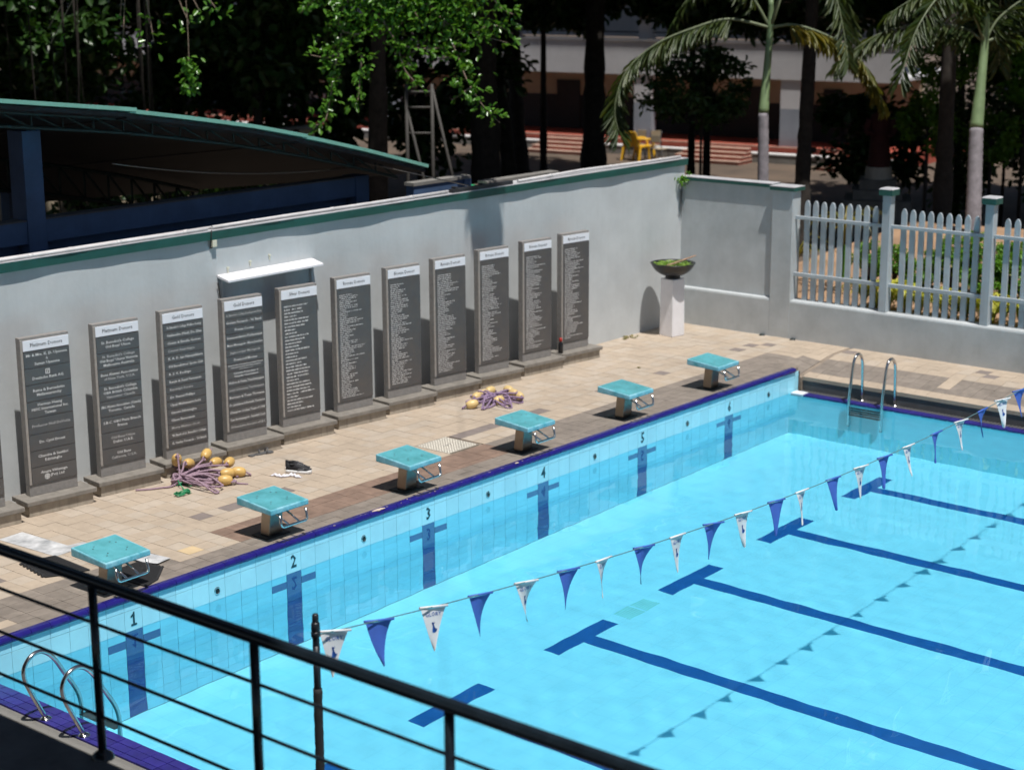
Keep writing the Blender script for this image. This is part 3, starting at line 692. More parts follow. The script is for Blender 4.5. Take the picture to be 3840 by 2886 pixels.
# emblems on the first Platinum slab
pl = [c for c in t1.children if c.name.startswith('plaque')]
em = MB(); s_ = .026; w_ = .008
for a in ((-s_, s_, s_ - w_, s_), (-s_, s_, -s_, -s_ + w_), (-s_, -s_ + w_, -s_, s_), (s_ - w_, s_, -s_, s_)): em.box(a[0], a[1], -.001, 0, a[2], a[3])
em.prism([(-.012, 0, -.014), (-.002, 0, -.014), (.012, 0, .014), (.002, 0, .014)], (0, -.001, 0))
o = build('emblem', em, 'letter_white', pl[1]); o.location = (.29, -.0065, .122)
em = MB(); 
for k in range(20):
    a0, a1 = 2 * math.pi * k / 20, 2 * math.pi * (k + 1) / 20
    em.prism([(.030 * math.cos(a0), 0, .030 * math.sin(a0)), (.030 * math.cos(a1), 0, .030 * math.sin(a1)), (.024 * math.cos(a1), 0, .024 * math.sin(a1)), (.024 * math.cos(a0), 0, .024 * math.sin(a0))], (0, -.001, 0))
em.box(-.003, .003, -.001, 0, -.025, .025); em.box(-.020, .020, -.0012, 0, -.003, .003); em.box(-.014, -.009, -.001, 0, -.018, .018); em.box(.009, .014, -.001, 0, -.018, .018)
o = build('emblem', em, 'letter_white', pl[7]); o.location = (.205, -.0065, .058)

# ================================================================== STARTING BLOCKS
def make_block():
    t = thing('starting_block', '', 'starting block', (0, 0, DZ))
    tp = MB().hexa([(-.255, .02, .305), (.255, .02, .305), (.255, .525, .325), (-.255, .525, .325), (-.255, .02, .358), (.255, .02, .358), (.255, .525, .408), (-.255, .525, .408)])
    p = build('platform', tp, 'block_side', t, .012)
    tread = MB().hexa([(-.235, .045, .3612), (.235, .045, .3612), (.235, .505, .4068), (-.235, .505, .4068), (-.235, .045, .3632), (.235, .045, .3632), (.235, .505, .4088), (-.235, .505, .4088)])
    build('tread', tread, 'block_top', p, .001)
    for x in (-.13, -.09, .09, .13):
        for y in (.16, .20, .36, .40):
            if (x, y) in ((-.13, .16), (-.09, .20), (.09, .16), (.13, .20), (-.13, .36), (-.09, .40), (.09, .40), (.13, .36)):
                z = .3633 + (y - .045) / .46 * .0456
                ob('bolt', BOLT, p, (x, y, z))
    build('pedestal', MB().hexa([(-.10, .235, .012), (.08, .235, .012), (.08, .365, .012), (-.10, .365, .012), (-.08, .215, .315), (.08, .215, .312), (.08, .345, .318), (-.08, .345, .318)]), 'steel_dull', t, .006)
    build('base_plate', MB().box(-.17, .15, .19, .42, .0005, .012), 'black_base', t, .002)
    g = MB().tube([(-.175, -.015, .300), (-.175, -.03, .215), (-.168, -.036, .190), (-.150, -.038, .178), (0, -.038, .178), (.150, -.038, .178), (.168, -.036, .190), (.175, -.03, .215), (.175, -.015, .300)], .0135, 10)
    build('hand_grip', g, 'steel', t)
    for x in (-.07, .07): build('grip_stay', MB().tube([(x - .01, .215, .295), (x, -.028, .184)], .0105, 8), 'steel', t)
    return t
BOLT = MB().lathe([(.0, .0015), (.007, .0012), (.009, 0)], seg=10).mesh('bolt', 'steel_dull')
def copy_tree(o, parent=None):
    c = o.copy(); COL.objects.link(c); c.parent = parent
    for ch in list(o.children): copy_tree(ch, c)
    return c
blk = make_block()
for n in range(6):
    o = blk if n == 0 else copy_tree(blk)
    o.location = (.1 + 2 * n, 0, DZ); o.rotation_euler = (0, 0, random.uniform(-.012, .012))
    o['label'] = ['turquoise starting block on a black rubber mat, nearest the black railing', 'turquoise starting block in front of the shoes, second from the railing', 'turquoise starting block beside the studded drain cover, third from the railing', 'turquoise starting block right of the drain cover, below the lilac rope', 'turquoise starting block second from the far pool corner', 'turquoise starting block at the far pool corner, nearest the picket fence'][n]; o['group'] = 'starting blocks along the pool end'

# ================================================================== LADDERS
def arc_path(pts, n=4):
    """Catmull-Rom smoothing"""
    P = [Vector(p) for p in pts]; out = []
    for i in range(len(P) - 1):
        p0, p1, p2, p3 = P[max(i - 1, 0)], P[i], P[i + 1], P[min(i + 2, len(P) - 1)]
        for k in range(n):
            t = k / n; out.append(.5 * ((2 * p1) + (p2 - p0) * t + (2 * p0 - 5 * p1 + 4 * p2 - p3) * t * t + (3 * p1 - p0 - 3 * p2 + p3) * t ** 3))
    out.append(P[-1]); return out
def ladder(label, xw, sgn, ys, top, foot):
    """xw: pool face x, sgn: +1 deck lies at +x; rails in planes y=ys"""
    t = thing('pool_ladder', label, 'pool ladder', (xw, ys[0], ZP), 0, 'stainless pool ladders')
    for y in ys:
        pts = [(xw + sgn * foot, y, ZP + .02), (xw + sgn * (foot + .09), y, ZP + .21), (xw + sgn * (foot + .165), y, ZP + .39), (xw + sgn * (foot + .165), y, ZP + .50), (xw + sgn * (foot + .10), y, ZP + .575), (xw + sgn * foot, y, ZP + .59), (xw + sgn * (foot - .105), y, ZP + .51), (xw + sgn * (foot - .21), y, ZP + .335), (xw + sgn * (foot - .31), y, ZP + .16), (xw + sgn * (foot - .345), y, ZP + .03), (xw + sgn * (foot - .345), y, ZP - .12), (xw + sgn * (foot - .345), y, ZP - 1.0)]
        lo(MB().tube(arc_path(pts), .019, 12), 'hand_rail', 'steel', t)
        lo(MB().lathe([(.019, .018), (.03, .017), (.048, .006), (.050, 0)], (xw + sgn * foot, y, ZP + .014), 20), 'flange', 'steel', t)
    for k in range(4):
        z = ZP - .12 - k * .25; x = xw - sgn * .165
        lo(MB().box(x - .04, x + .04, ys[1] + .02, ys[0] - .02, z - .015, z), 'tread', 'steel_dull', t, .003)
    return t
ladder('stainless pool ladder in the near corner below the black railing', XA, -1, (-1.02, -1.52), .3, .18)
def far_ladder():
    t = thing('pool_ladder', 'stainless pool ladder across the pool by the picket fence', 'pool ladder', (11.6, -.98, ZP), 0, 'stainless pool ladders')
    for y in (-.98, -1.48):
        pts = [(11.97, y, ZP + .02), (11.955, y, ZP + .30), (11.94, y, ZP + .52), (11.90, y, ZP + .62), (11.82, y, ZP + .675), (11.73, y, ZP + .65), (11.68, y, ZP + .56), (11.64, y, ZP + .35), (11.60, y, ZP + .06), (11.595, y, ZP - .2), (11.595, y, ZP - 1.1)]
        lo(MB().tube(arc_path(pts), .021, 12), 'hand_rail', 'steel', t)
        lo(MB().lathe([(.02, .02), (.035, .016), (.048, .004), (.05, 0)], (11.97, y, ZP - .005), 18), 'flange', 'steel', t)
    for k in range(4):
        z = ZP - .13 - k * .12
        lo(MB().box(11.56, 11.63, -1.46, -1.0, z - .02, z), 'tread', 'gutter_dark', t, .003)
far_ladder()
# ================================================================== BACKSTROKE FLAGS
YF = -5.0
def zc(x): return 1.172 + .488 * ((x - 5.12) / 7.45) ** 2
def flag_pole(x, label):
    t = thing('flag_pole', label, 'pole', (x, YF, -.30))
    build('shaft', MB().tube([(0, 0, 0), (0, 0, 1.55)], .024, 14).tube([(0, 0, 1.5), (0, 0, 1.90)], .0225, 14), 'pole_black', t)
    build('collar', MB().lathe([(.0225, 0), (.030, .004), (.030, .030), (.0225, .036)], (0, 0, 1.955), 14).lathe([(.024, 0), (.028, .01), (.026, .05), (.020, .06), (.0, .062)], (0, 0, 1.99), 14).lathe([(.0225, 0), (.0215, .10)], (0, 0, 1.88), 14).lathe([(.018, .05), (.020, .055), (.020, .105), (.014, .112), (0, .112)], (0, 0, 1.99), 14), 'pole_black', t)
    build('tape_wrap', MB().tube([(0.001 * math.sin(k * 2.1), .001 * math.cos(k * 1.7), .75 + k * .03) for k in range(30)], [.0265 + .003 * random.random() for _ in range(30)], 10), 'rubber', t)
    build('base_flange', MB().lathe([(.024, .03), (.05, .02), (.09, .012), (.09, 0)], seg=18), 'pole_black', t)
    return t
flag_pole(-2.36, 'black taped pole holding the near end of the flag line')
flag_pole(12.60, 'black pole at the far end of the flag line beyond the picture edge')
FX = [-2.20, -1.81, -1.30, -.83, -.34, .14, .56, 1.07, 1.52, 2.03, 2.47, 2.99, 3.41, 3.95, 4.45, 4.90, 5.37, 5.95, 6.48, 6.97, 7.44, 7.86]
while FX[-1] < 12.2: FX.append(FX[-1] + .485)
fl = thing('flag_line', 'cord of alternating white and blue pennants strung across the pool', 'flag line', (5.12, YF, 1.17))
lo(MB().tube([(x, YF, zc(x)) for x in np.linspace(-2.33, 12.57, 90)], .0042, 6), 'cord', 'cord', fl)
def logo():
    mb = MB()
    mb.prism([(-.016, 0, -.01), (.004, 0, -.014), (.020, 0, -.004), (.024, 0, .012), (.014, 0, .010), (.006, 0, .020), (-.004, 0, .040), (.006, 0, .058), (-.006, 0, .054), (-.020, 0, .058), (-.012, 0, .030), (-.016, 0, .012)], (0, -.0006, 0))
    return mb.mesh('print_mark', 'flag_ink', recalc=False)
LOGO = logo(); GLORY = text_mesh('GLORY', .040, 'flag_ink', .004)
for n, x in enumerate(FX):
    white = n % 2 == 0; rr = random.Random(n * 5 + 3)
    W_, H_ = .098, .290; nu, nv = 8, 12
    curl, sway, tw = rr.uniform(.012, .034), rr.uniform(-.03, .05), rr.uniform(-.28, .28)
    def pt(u, v):
        w = W_ * (1 - v) ** .92; px = u * w
        dy = curl * math.sin(v * 2.6 + rr_ph) * (.4 + u * .6) + .05 * v * u * (1 - v)
        if white is False and u > .2: dy += .06 * (u - .2) * v * (1 - v)
        px = px * math.cos(tw * v) + sway * v * v; dy += px * math.sin(tw * v) * .8
        return (px, dy, -.012 - H_ * v * (1 - .03 * u * u))
    rr_ph = rr.uniform(0, 3)
    mb = MB(); vs = [pt(-1 + 2 * i / nu, j / nv) for j in range(nv + 1) for i in range(nu + 1)]
    nb = len(vs); vs += [(a, c + .0018, d) for a, c, d in vs]
    fs = []
    for j in range(nv):
        for i in range(nu):
            a = j * (nu + 1) + i; fs.append((a, a + 1, a + nu + 2, a + nu + 1)); fs.append((a + nb, a + nu + 1 + nb, a + nu + 2 + nb, a + 1 + nb))
    mb.add(vs, fs, 0, True)
    slope = (zc(x + .1) - zc(x - .1)) / .2
    mb.tube([(-W_ - .01, .001, .0), (W_ + .01, .001, 0)], .0085, 8)
    p = build('pennant', mb, 'flag_white' if white else 'flag_blue', fl)
    p.location = Vector((x, YF, zc(x))) - Vector(fl.location); p.rotation_euler = (rr.uniform(-.06, .06), -math.atan(slope), rr.uniform(-.42, .12))
    if white:
        # print follows the cloth
        for src, sx, (u0, z0) in ((GLORY, 1.0, (0, -.050)), (LOGO, 1.0, (.008, -.160))):
            me = src.copy(); me.name = 'print'
            for v in me.vertices:
                if src is GLORY: lx, lz = v.co.x, v.co.y
                else: lx, lz = v.co.x, v.co.z
                zz = z0 + lz; vv = min(.98, max(0, (-.012 - zz) / H_)); w = W_ * (1 - vv) ** .92
                uu = max(-.97, min(.97, (u0 + lx) / max(w, .01)))
                q = pt(uu, vv); v.co = (q[0], q[1] - .0022, zz)
            ob('print', me, p)

# ================================================================== NEAR RAILING + PLATFORM
struct(build('viewing_platform', MB().box(-12.5, -4.02, -26, 3.0, 1.34, 1.49).box(-12.5, -6.2, -26, 3.0, .3, 1.34), 'concrete_dark', bevel=.01))
rl = thing('railing', 'black tubular handrail with three thin rods running along the near platform', 'railing', (-4, -6, 1.49))
lo(MB().tube([(-4, y, 2.488) for y in np.linspace(-1, -24, 24)], .0325, 20), 'hand_rail', 'rail_paint', rl)
for k in range(-2, 14):
    y = -5.053 - k * 1.25
    p = lo(MB().tube([(-4, y, 1.50), (-4, y, 2.47)], .0235, 16), 'post', 'rail_paint', rl)
    f_ = build('flange', MB().lathe([(.0240, .045), (.034, .040), (.056, .024), (.062, .0)], (-4, y, 1.485), 20), 'rail_paint', p)
for z in (2.252, 1.988, 1.728):
    lo(MB().tube([(-4, y, z) for y in np.linspace(-1, -24, 24)], .0092, 10), 'rod', 'rail_paint', rl)
# roof of the stand the platform belongs to (above and behind the view): it shades the platform
st = thing('stand_roof', 'sheet roof over the viewing stand above the camera', 'roof', (-9, -10, 7))
lo(MB().hexa([(-16, -30, 7.6), (-4.45, -7.6, 7.0), (-4.45, 6, 7.0), (-16, 6, 7.6), (-16, -30, 7.66), (-4.45, -7.6, 7.06), (-4.45, 6, 7.06), (-16, 6, 7.66)]), 'roof_sheet', 'roof_under', st)
for y in (-20, -12, -3.5, 4): lo(MB().box(-12.2, -11.9, y - .15, y + .15, 1.49, 7.38), 'column', 'concrete', st)

# ================================================================== THINGS ON THE DECK
def catenary(a, b, sag, n=10):
    a, b = Vector(a), Vector(b); return [a.lerp(b, k / n) - Vector((0, 0, sag * 4 * (k / n) * (1 - k / n))) for k in range(n + 1)]
def float_mesh(mat):
    pr = [(.014, -.075), (.022, -.082), (.034, -.075), (.050, -.052), (.057, -.02), (.058, .01), (.052, .048), (.036, .074), (.022, .082), (.014, .075), (.013, 0), (.014, -.075)]
    return MB().lathe(pr, seg=20).mesh('float', mat)
def heap(label, gather, floats, rope, fmat, spread, seed, green=None, r=.011):
    rr = random.Random(seed); gz_ = DZ
    t = thing('rope_heap', label, 'rope', (gather[0], gather[1], DZ)); O = Vector(t.location)
    fm_ = float_mesh(fmat)
    mb = MB(); G0 = Vector(gather)
    for k in range(spread[4]):
        a0 = rr.uniform(*spread[2]); d = rr.uniform(*spread[3]); e = G0 + Vector((math.cos(a0) * d * spread[0], math.sin(a0) * d * spread[1], 0)); e.z = gz_ + r + rr.uniform(0, .05)
        sd_ = Vector((-math.sin(a0), math.cos(a0), 0)) * rr.uniform(.05, .16) * (1 if rr.random() < .5 else -1)
        g1, g2 = G0 + Vector((rr.uniform(-.04, .04), rr.uniform(-.04, .04), rr.uniform(-.03, .04))), G0 + Vector((rr.uniform(-.05, .05), rr.uniform(-.05, .05), rr.uniform(-.03, .03)))
        m1 = g1.lerp(e, .5) + sd_ * .6; m1.z = gz_ + rr.uniform(.03, .13); m2 = g2.lerp(e, .55) - sd_ * .6; m2.z = gz_ + rr.uniform(.02, .08)
        e2 = e + sd_ * .35; e3 = e - sd_ * .35
        mb.tube(arc_path([g1, m1, e2, e + (e - G0).normalized() * .04, e3, m2, g2], 6), r, 7)
    for f_, (x, y, z, rz, ry) in enumerate(floats):
        o = ob('float', fm_, t, Vector((x, y, z)) - O, (0, R(90) + ry, rz))
        ax = Vector((math.cos(rz), math.sin(rz), -math.sin(ry)))
        fp = Vector((x, y, z)) - ax * .085; m = fp.lerp(G0, .5) + Vector((rr.uniform(-.05, .05), rr.uniform(-.05, .05), 0)); m.z = max(gz_ + r, min(fp.z, .16)) + rr.uniform(-.01, .05)
        mb.tube(arc_path([fp + ax * .05, fp, fp - ax * .03, m, G0 + Vector((rr.uniform(-.04, .04), rr.uniform(-.04, .04), .0))], 5), r, 7)
        kn = fp - ax * .004; mb.tube([kn + Vector((.020 * math.cos(a), .012 * math.sin(2 * a), .020 * math.sin(a))) for a in np.linspace(0, 6.0, 12)], r * .9, 6)
        tail = Vector((x, y, z)) + ax * .085; tt = tail + ax * .05; tt.z = max(gz_ + r, tt.z - .04)
        mb.tube(arc_path([tail - ax * .04, tail, tt, tt + Vector((rr.uniform(-.1, .1), rr.uniform(-.1, .1), -.01))], 4), r, 7)
    for k in range(5):   # wrap round the gather
        mb.tube([G0 + Vector((.045 * math.cos(a) * (1 + .2 * k), .05 * math.sin(a), .04 * math.sin(a + k) - .01 * k)) for a in np.linspace(0, 6.2, 14)], r, 7)
    mb.v = [tuple(max(c, DZ + .004) if i == 2 else c for i, c in enumerate(Vector(v))) for v in mb.v]
    lo(mb, 'rope', rope, t)
    if green:
        gm = MB()
        for k in range(7):
            c = Vector(green) if k < 3 else G0.lerp(Vector(floats[-1][:3]), rr.random()); c.z = DZ + .012 + .01 * (k % 3)
            gm.tube([c + Vector((rr.uniform(.05, .09) * math.cos(a) * (1.3 if k < 3 else 1), rr.uniform(.03, .06) * math.sin(a), .012 * math.sin(3 * a))) for a in np.linspace(0, 6.2, 16)], .006, 6)
        gm.tube(arc_path([Vector(green), Vector(green) + Vector((.12, .12, .0)), G0.lerp(Vector(green), .3), G0], 5), .006, 6)
        gm.v = [(a, c, max(d, DZ + .004)) for a, c, d in gm.v]
        lo(gm, 'green_cord', 'green_rope', t)
    return t
heap('heap of pink rope with eight orange floats and green cord before a Gold Donors slab', (2.62, 2.38, .12),
     [(2.74, 2.53, .275, 1.0, .9), (2.90, 2.52, .20, .4, .3), (3.14, 2.50, .255, .5, -.3), (3.12, 2.32, .20, .2, .1), (3.25, 2.24, .185, .5, .0), (3.24, 2.08, .105, -.7, .1), (3.10, 2.11, .115, -.4, 0), (2.93, 1.95, .105, -.6, .05)],
     'rope', 'float_yellow', (1, 1, (-1.5, .55), (.25, .62), 17), 5, green=(2.40, 2.04, .05))
tag(build('loose_rope_end', MB().tube(arc_path([(2.62, 2.36, .07), (2.48, 2.35, .06), (2.40, 2.40, .058), (2.28, 2.46, .057), (2.17, 2.55, .057)], 5), .010, 7), 'rope'), 'loose end of pink rope trailing left from the heap', 'rope')
heap('tangle of lilac rope with pale floats on the deck between lanes 4 and 5', (7.68, 2.08, .11),
     [(7.21, 2.06, .105, 2.6, .2), (7.52, 2.25, .115, .3, 0), (7.90, 2.34, .11, .1, 0), (8.05, 2.15, .12, 1.2, 0), (7.93, 1.97, .125, 1.3, .15), (7.92, 1.86, .105, 1.1, 0), (7.70, 2.28, .11, .2, 0), (7.60, 1.94, .10, .0, 0)],
     'rope_lilac', 'float_pale', (1, .8, (0, 6.28), (.20, .50), 15), 11, r=.0115)

# perforated drain cover
dc = thing('drain_cover', 'square studded steel drain cover set in the deck by lane 4', 'drain cover', (5.69, 1.14, DZ))
build('plate', MB().box(-.27, .27, -.27, .27, -.01, .002), 'drain_steel', dc, .002)
stud = MB().lathe([(.015, 0), (.012, .004), (.0, .0055)], seg=10).mesh('stud', 'stud')
for i in range(12):
    for j in range(12): ob('stud', stud, dc, (-.235 + i * .0427, -.235 + j * .0427, .002))
build('handle_slot', MB().box(-.06, .06, -.006, .006, .0022, .004), 'hole_black', dc)
# shoes, socks, sandals
def shoe(mats, L_=.29):
    """loft of cross-sections along x: sole and upper"""
    secs_s, secs_u = [], []
    for k in range(13):
        t = k / 12; x = (t - .5) * L_; w = .040 * (1 - .55 * abs(t - .72) ** 1.5 * 2.4) * (.80 if t < .3 else 1); w = max(.012, w * (1 if .04 < t < .97 else .55))
        hs_ = .034 + .008 * (1 - t) + (.010 if t > .9 else 0) * 1
        h = (.118 if t < .12 else .10 if t < .30 else .118 if t < .44 else .118 - (t - .44) * .115)
        if t > .93: h = .062
        secs_s.append((x, w, hs_)); secs_u.append((x, w * .93, hs_, h))
    mb = MB(); n = 10
    def loft(rings, mi):
        vs = [p for r_ in rings for p in r_]; m_ = len(rings[0]); fs = []
        for i in range(len(rings) - 1):
            for k in range(m_): fs.append((i * m_ + k, i * m_ + (k + 1) % m_, (i + 1) * m_ + (k + 1) % m_, (i + 1) * m_ + k))
        fs += [tuple(range(m_))[::-1], tuple(range((len(rings) - 1) * m_, len(rings) * m_))]
        mb2 = MB(); mb2.add(vs, fs, 0, True); return mb2
    sole = loft([[(x, -w, .0), (x, w, .0), (x, w * 1.06, h * .55), (x, w, h), (x, -w, h), (x, -w * 1.06, h * .55)] for x, w, h in secs_s], 0)
    upper = loft([[(x, -w, a), (x, w, a), (x, w * .98, a + (h - a) * .45), (x, w * .55, h - .008), (x, 0, h), (x, -w * .55, h - .008), (x, -w * .98, a + (h - a) * .45)] for x, w, a, h in secs_u], 0)
    return sole.mesh('sole', 'shoe_white'), upper.mesh('upper', 'shoe_black')
SOLE, UPPER = shoe(None)
STRIPE = MB().prism([(-.01, -.0395, .05), (.05, -.0395, .048), (.075, -.039, .058), (.055, -.037, .072), (.05, -.038, .060), (0, -.039, .060)], (0, -.0015, 0)).mesh('side_stripe', 'shoe_grey')
LACE = MB()
for k in range(4): LACE.box(-.01 + k * .02, 0.0 + k * .02, -.016, .016, .108 - k * .006, .114 - k * .006)
LACE = LACE.mesh('laces', 'shoe_grey')
OPEN = MB().lathe([(.0, .0), (.024, .001), (.030, .004), (.028, -.004)], seg=16, sx=1.4, sy=.85).mesh('collar', 'rubber')
for lab, loc, rz in (('black trainer with white sole, its pale side stripe facing the pool', (3.765, 1.66, DZ), -.95), ('black trainer half hidden behind its striped pair', (3.83, 1.745, DZ), -1.12)):
    t = thing('trainer', lab, 'shoe', loc, rz, 'pair of black trainers on the deck')
    ob('sole', SOLE, t); ob('upper', UPPER, t); ob('side_stripe', STRIPE, t); ob('laces', LACE, t); ob('collar', OPEN, t, (-.065, 0, .106))
def crumple(c, L_, W_, H_, rz, seed, mat, name, label, cat, group=None):
    rr = np.random.default_rng(seed); nu, nv = 22, 10; vs, fs = [], []
    ph = rr.uniform(0, 6, 6)
    for i in range(nu + 1):
        u = i / nu
        cx, cy = (u - .5) * L_, .028 * math.sin(u * 7 + ph[0]) ; w = W_ * (.55 + .35 * math.sin(u * 9 + ph[1]) ** 2) * (math.sin(min(1, u * 6) * 1.57) * math.sin(min(1, (1 - u) * 6) * 1.57) * .9 + .1)
        h = H_ * (.5 + .5 * math.sin(u * 13 + ph[2]) ** 2) * (math.sin(min(1, u * 5) * 1.57) * math.sin(min(1, (1 - u) * 5) * 1.57) * .9 + .1)
        for k in range(nv):
            a = 2 * math.pi * k / nv; vs.append((cx, cy + w * math.cos(a) * (1 + .15 * math.sin(3 * a + u * 20)), max(0, h * (.5 + .5 * math.sin(a)) * (1 + .2 * math.sin(5 * a + 15 * u)))))
    for i in range(nu):
        for k in range(nv): fs.append((i * nv + k, i * nv + (k + 1) % nv, (i + 1) * nv + (k + 1) % nv, (i + 1) * nv + k))
    o = build(name, MB().add(vs, fs, 0, True), mat); o.location = c; o.rotation_euler = (0, 0, rz)
    return tag(o, label, cat, group)
crumple((3.54, 1.73, DZ + .002), .22, .034, .032, -.95, 3, 'sock', 'sock', 'crumpled white sock lying left of the trainers', 'sock', 'white socks by the trainers')
crumple((3.625, 1.60, DZ + .002), .20, .036, .036, -1.0, 9, 'sock', 'sock', 'crumpled white sock lying against the front trainer', 'sock', 'white socks by the trainers')
sm_ = MB().prism([(-.11, -.028, 0), (-.09, -.036, 0), (0, -.030, 0), (.07, -.042, 0), (.11, -.03, 0), (.12, 0, 0), (.11, .03, 0), (.07, .04, 0), (0, .03, 0), (-.09, .036, 0), (-.11, .028, 0)], (0, 0, .018)).mesh('sandal_sole', 'gutter_dark', bevel=.003)
sst = MB().tube([(.02 + .02 * math.sin(a), -.040 * math.cos(a), .018 + .045 * math.sin(a)) for a in np.linspace(0, 3.14, 9)], .009, 6).mesh('strap', 'gutter_dark')
for lab, c, rz in (('dark grey slipper lying against the Gold Donors plinth', (3.98, 2.62, DZ), .2), ('dark grey slipper lying just right of the other by the plinth', (4.07, 2.57, DZ), -.3)):
    t = thing('slipper', lab, 'slipper', c, rz); ob('sole', sm_, t); ob('strap', sst, t)
# black bottle with red cap behind the last slabs
bt = thing('water_bottle', 'black water bottle with red cap between the two Bronze slabs by the corner', 'bottle', (9.90, 2.72, .2185))
build('body', MB().lathe([(0, 0), (.033, .0), (.036, .01), (.036, .12), (.030, .15), (.018, .165), (.018, .175)], seg=18), 'bottle_black', bt)
build('cap', MB().lathe([(.020, .172), (.024, .176), (.024, .215), (.016, .222), (0, .222)], seg=18), 'red_plastic', bt)
# pedestal and bowl
pd = tag(build('pedestal', MB().hexa([(-.135, -.135, 0), (.135, -.135, 0), (.135, .135, 0), (-.135, .135, 0), (-.13, -.13, .885), (.13, -.13, .885), (.13, .13, .885), (-.13, .13, .885)]), 'white_paint', bevel=.008), 'white square pedestal carrying the black bowl in the wall corner', 'pedestal')
pd.location = (12.60, 2.66, DZ); pd.rotation_euler = (0, 0, R(-9))
BWL = Vector((12.60, 2.66, DZ + .886))
bw = thing('water_bowl', 'wide black bowl of floating green plants on the white pedestal', 'bowl', BWL)
build('bowl_body', MB().lathe([(0, 0), (.115, 0), (.120, .015), (.105, .028), (.115, .040), (.20, .075), (.27, .125), (.315, .185), (.335, .225), (.345, .230), (.345, .240), (.325, .240), (.312, .215), (.26, .15), (.16, .10), (0, .09)], seg=40), 'bowl', bw)
build('soil_fill', MB().lathe([(0, .205), (.305, .205)], seg=30), 'concrete_dark', bw)
n = 420; a = rng.uniform(0, 6.28, n); r_ = np.sqrt(rng.uniform(0, 1, n)) * .28
ob('floating_plants', leaves('floating_plants', np.stack([r_ * np.cos(a), r_ * np.sin(a), .208 + rng.uniform(0, .02, n)], 1), np.stack([np.cos(a * 7), np.sin(a * 7), rng.uniform(0, .5, n)], 1), np.tile([0, 0, 1.], (n, 1)), rng.uniform(.03, .055, n), rng.uniform(.025, .04, n), 'leaf_water'), bw, kind='stuff')
tag(build('stick', MB().hexa([(12.37, 2.62, 1.150), (12.385, 2.585, 1.150), (12.91, 2.44, 1.255), (12.90, 2.47, 1.255), (12.37, 2.62, 1.172), (12.385, 2.585, 1.172), (12.91, 2.44, 1.268), (12.90, 2.47, 1.268)]), 'bark_pale', bevel=.004), 'pale brown strip of dry bark lying across the black bowl', 'stick')
# rubber mats and wet white patches at lane 1
def mat_poly(x0, x1, y0, y1, teeth_left=0, teeth_right=0):
    pts = []; n = 8
    pts += [(x0, y0), (x1, y0)]
    if teeth_right:
        for k in range(n): 
            ya = y0 + (y1 - y0) * (k + .25) / n; yb = y0 + (y1 - y0) * (k + .75) / n
            pts += [(x1, ya), (x1 + .022, ya - .004), (x1 + .022, yb + .004), (x1, yb)]
    pts += [(x1, y1), (x0, y1)]
    if teeth_left:
        for k in range(n)[::-1]:
            ya = y0 + (y1 - y0) * (k + .25) / n; yb = y0 + (y1 - y0) * (k + .75) / n
            pts += [(x0, yb), (x0 - .022, yb + .004), (x0 - .022, ya - .004), (x0, ya)]
    return pts
def rub(name, pts, c, rz, label):
    mb = MB().prism([(x, y, 0) for x, y in pts], (0, 0, .012))
    x0, x1 = min(p[0] for p in pts) + .03, max(p[0] for p in pts) - .03; y0, y1 = min(p[1] for p in pts) + .02, max(p[1] for p in pts) - .02
    o = build(name, mb, 'rubber'); o.location = (c[0], c[1], DZ + .0025); o.rotation_euler = (0, 0, rz)
    rib = MB(); y = y0
    def cross_x(yy):
        xs_ = []
        for i in range(len(pts)):
            (xa, ya), (xb, yb) = pts[i], pts[(i + 1) % len(pts)]
            if (ya - yy) * (yb - yy) < 0: xs_.append(xa + (xb - xa) * (yy - ya) / (yb - ya))
        return (min(xs_), max(xs_)) if len(xs_) > 1 else None
    while y < y1:
        c0, c1 = cross_x(y), cross_x(y + .008)
        if c0 and c1 and min(c0[1], c1[1]) - max(c0[0], c1[0]) > .08: rib.box(max(c0[0], c1[0]) + .03, min(c0[1], c1[1]) - .03, y, y + .008, .0122, .0145)
        y += .018
    build('ribs', rib, 'rubber', o); return tag(o, label, 'rubber mat', 'black rubber mats at lane 1')
def toothed(pts, edges, n=7):
    out = []
    for i, p in enumerate(pts):
        q = pts[(i + 1) % len(pts)]; out.append(p)
        if i in edges:
            d = Vector(q) - Vector(p); nn = Vector((d.y, -d.x)).normalized() * .022
            for k in range(n):
                a_, b_ = Vector(p) + d * (k + .28) / n, Vector(p) + d * (k + .72) / n
                out += [tuple(a_), tuple(a_ + nn), tuple(b_ + nn), tuple(b_)]
    return out
ctr = lambda pts, c: [(x - c[0], y - c[1]) for x, y in pts]
rub('rubber_mat', toothed(ctr([(-.13, .99), (.06, .885), (.26, .83), (.30, 1.43), (-.04, 1.51)], (.08, 1.15)), (4,)), (.08, 1.15, 0), 0, 'black rubber mat with jigsaw edge behind the lane one block')
rub('rubber_mat', toothed(ctr([(.30, .05), (.50, .12), (.74, .34), (.70, .66), (.27, .62)], (.5, .4)), (2,)), (.5, .4, 0), 0, 'black rubber mat with jigsaw edge beside the lane one block')
pw = MB(); 
wp = MB().prism([(.25, 2.29, 0), (.54, 2.31, 0), (.575, 1.60, 0), (.745, 1.57, 0), (.74, 1.45, 0), (.30, 1.42, 0)], (0, 0, .003))
o = build('whitewashed_board', wp, 'patch_white'); o.location = (0, 0, DZ + .0015); tag(o, 'whitewashed flat board on the deck behind the lane 1 mat', 'board')
wp = MB().prism([(.70, .78, 0), (.90, .77, 0), (.945, .48, 0), (.76, .45, 0), (.70, .60, 0)], (0, 0, .003))
o = build('whitewashed_board', wp, 'patch_white'); o.location = (0, 0, DZ + .0165); tag(o, 'small whitewashed board showing right of the lane 1 block', 'board')
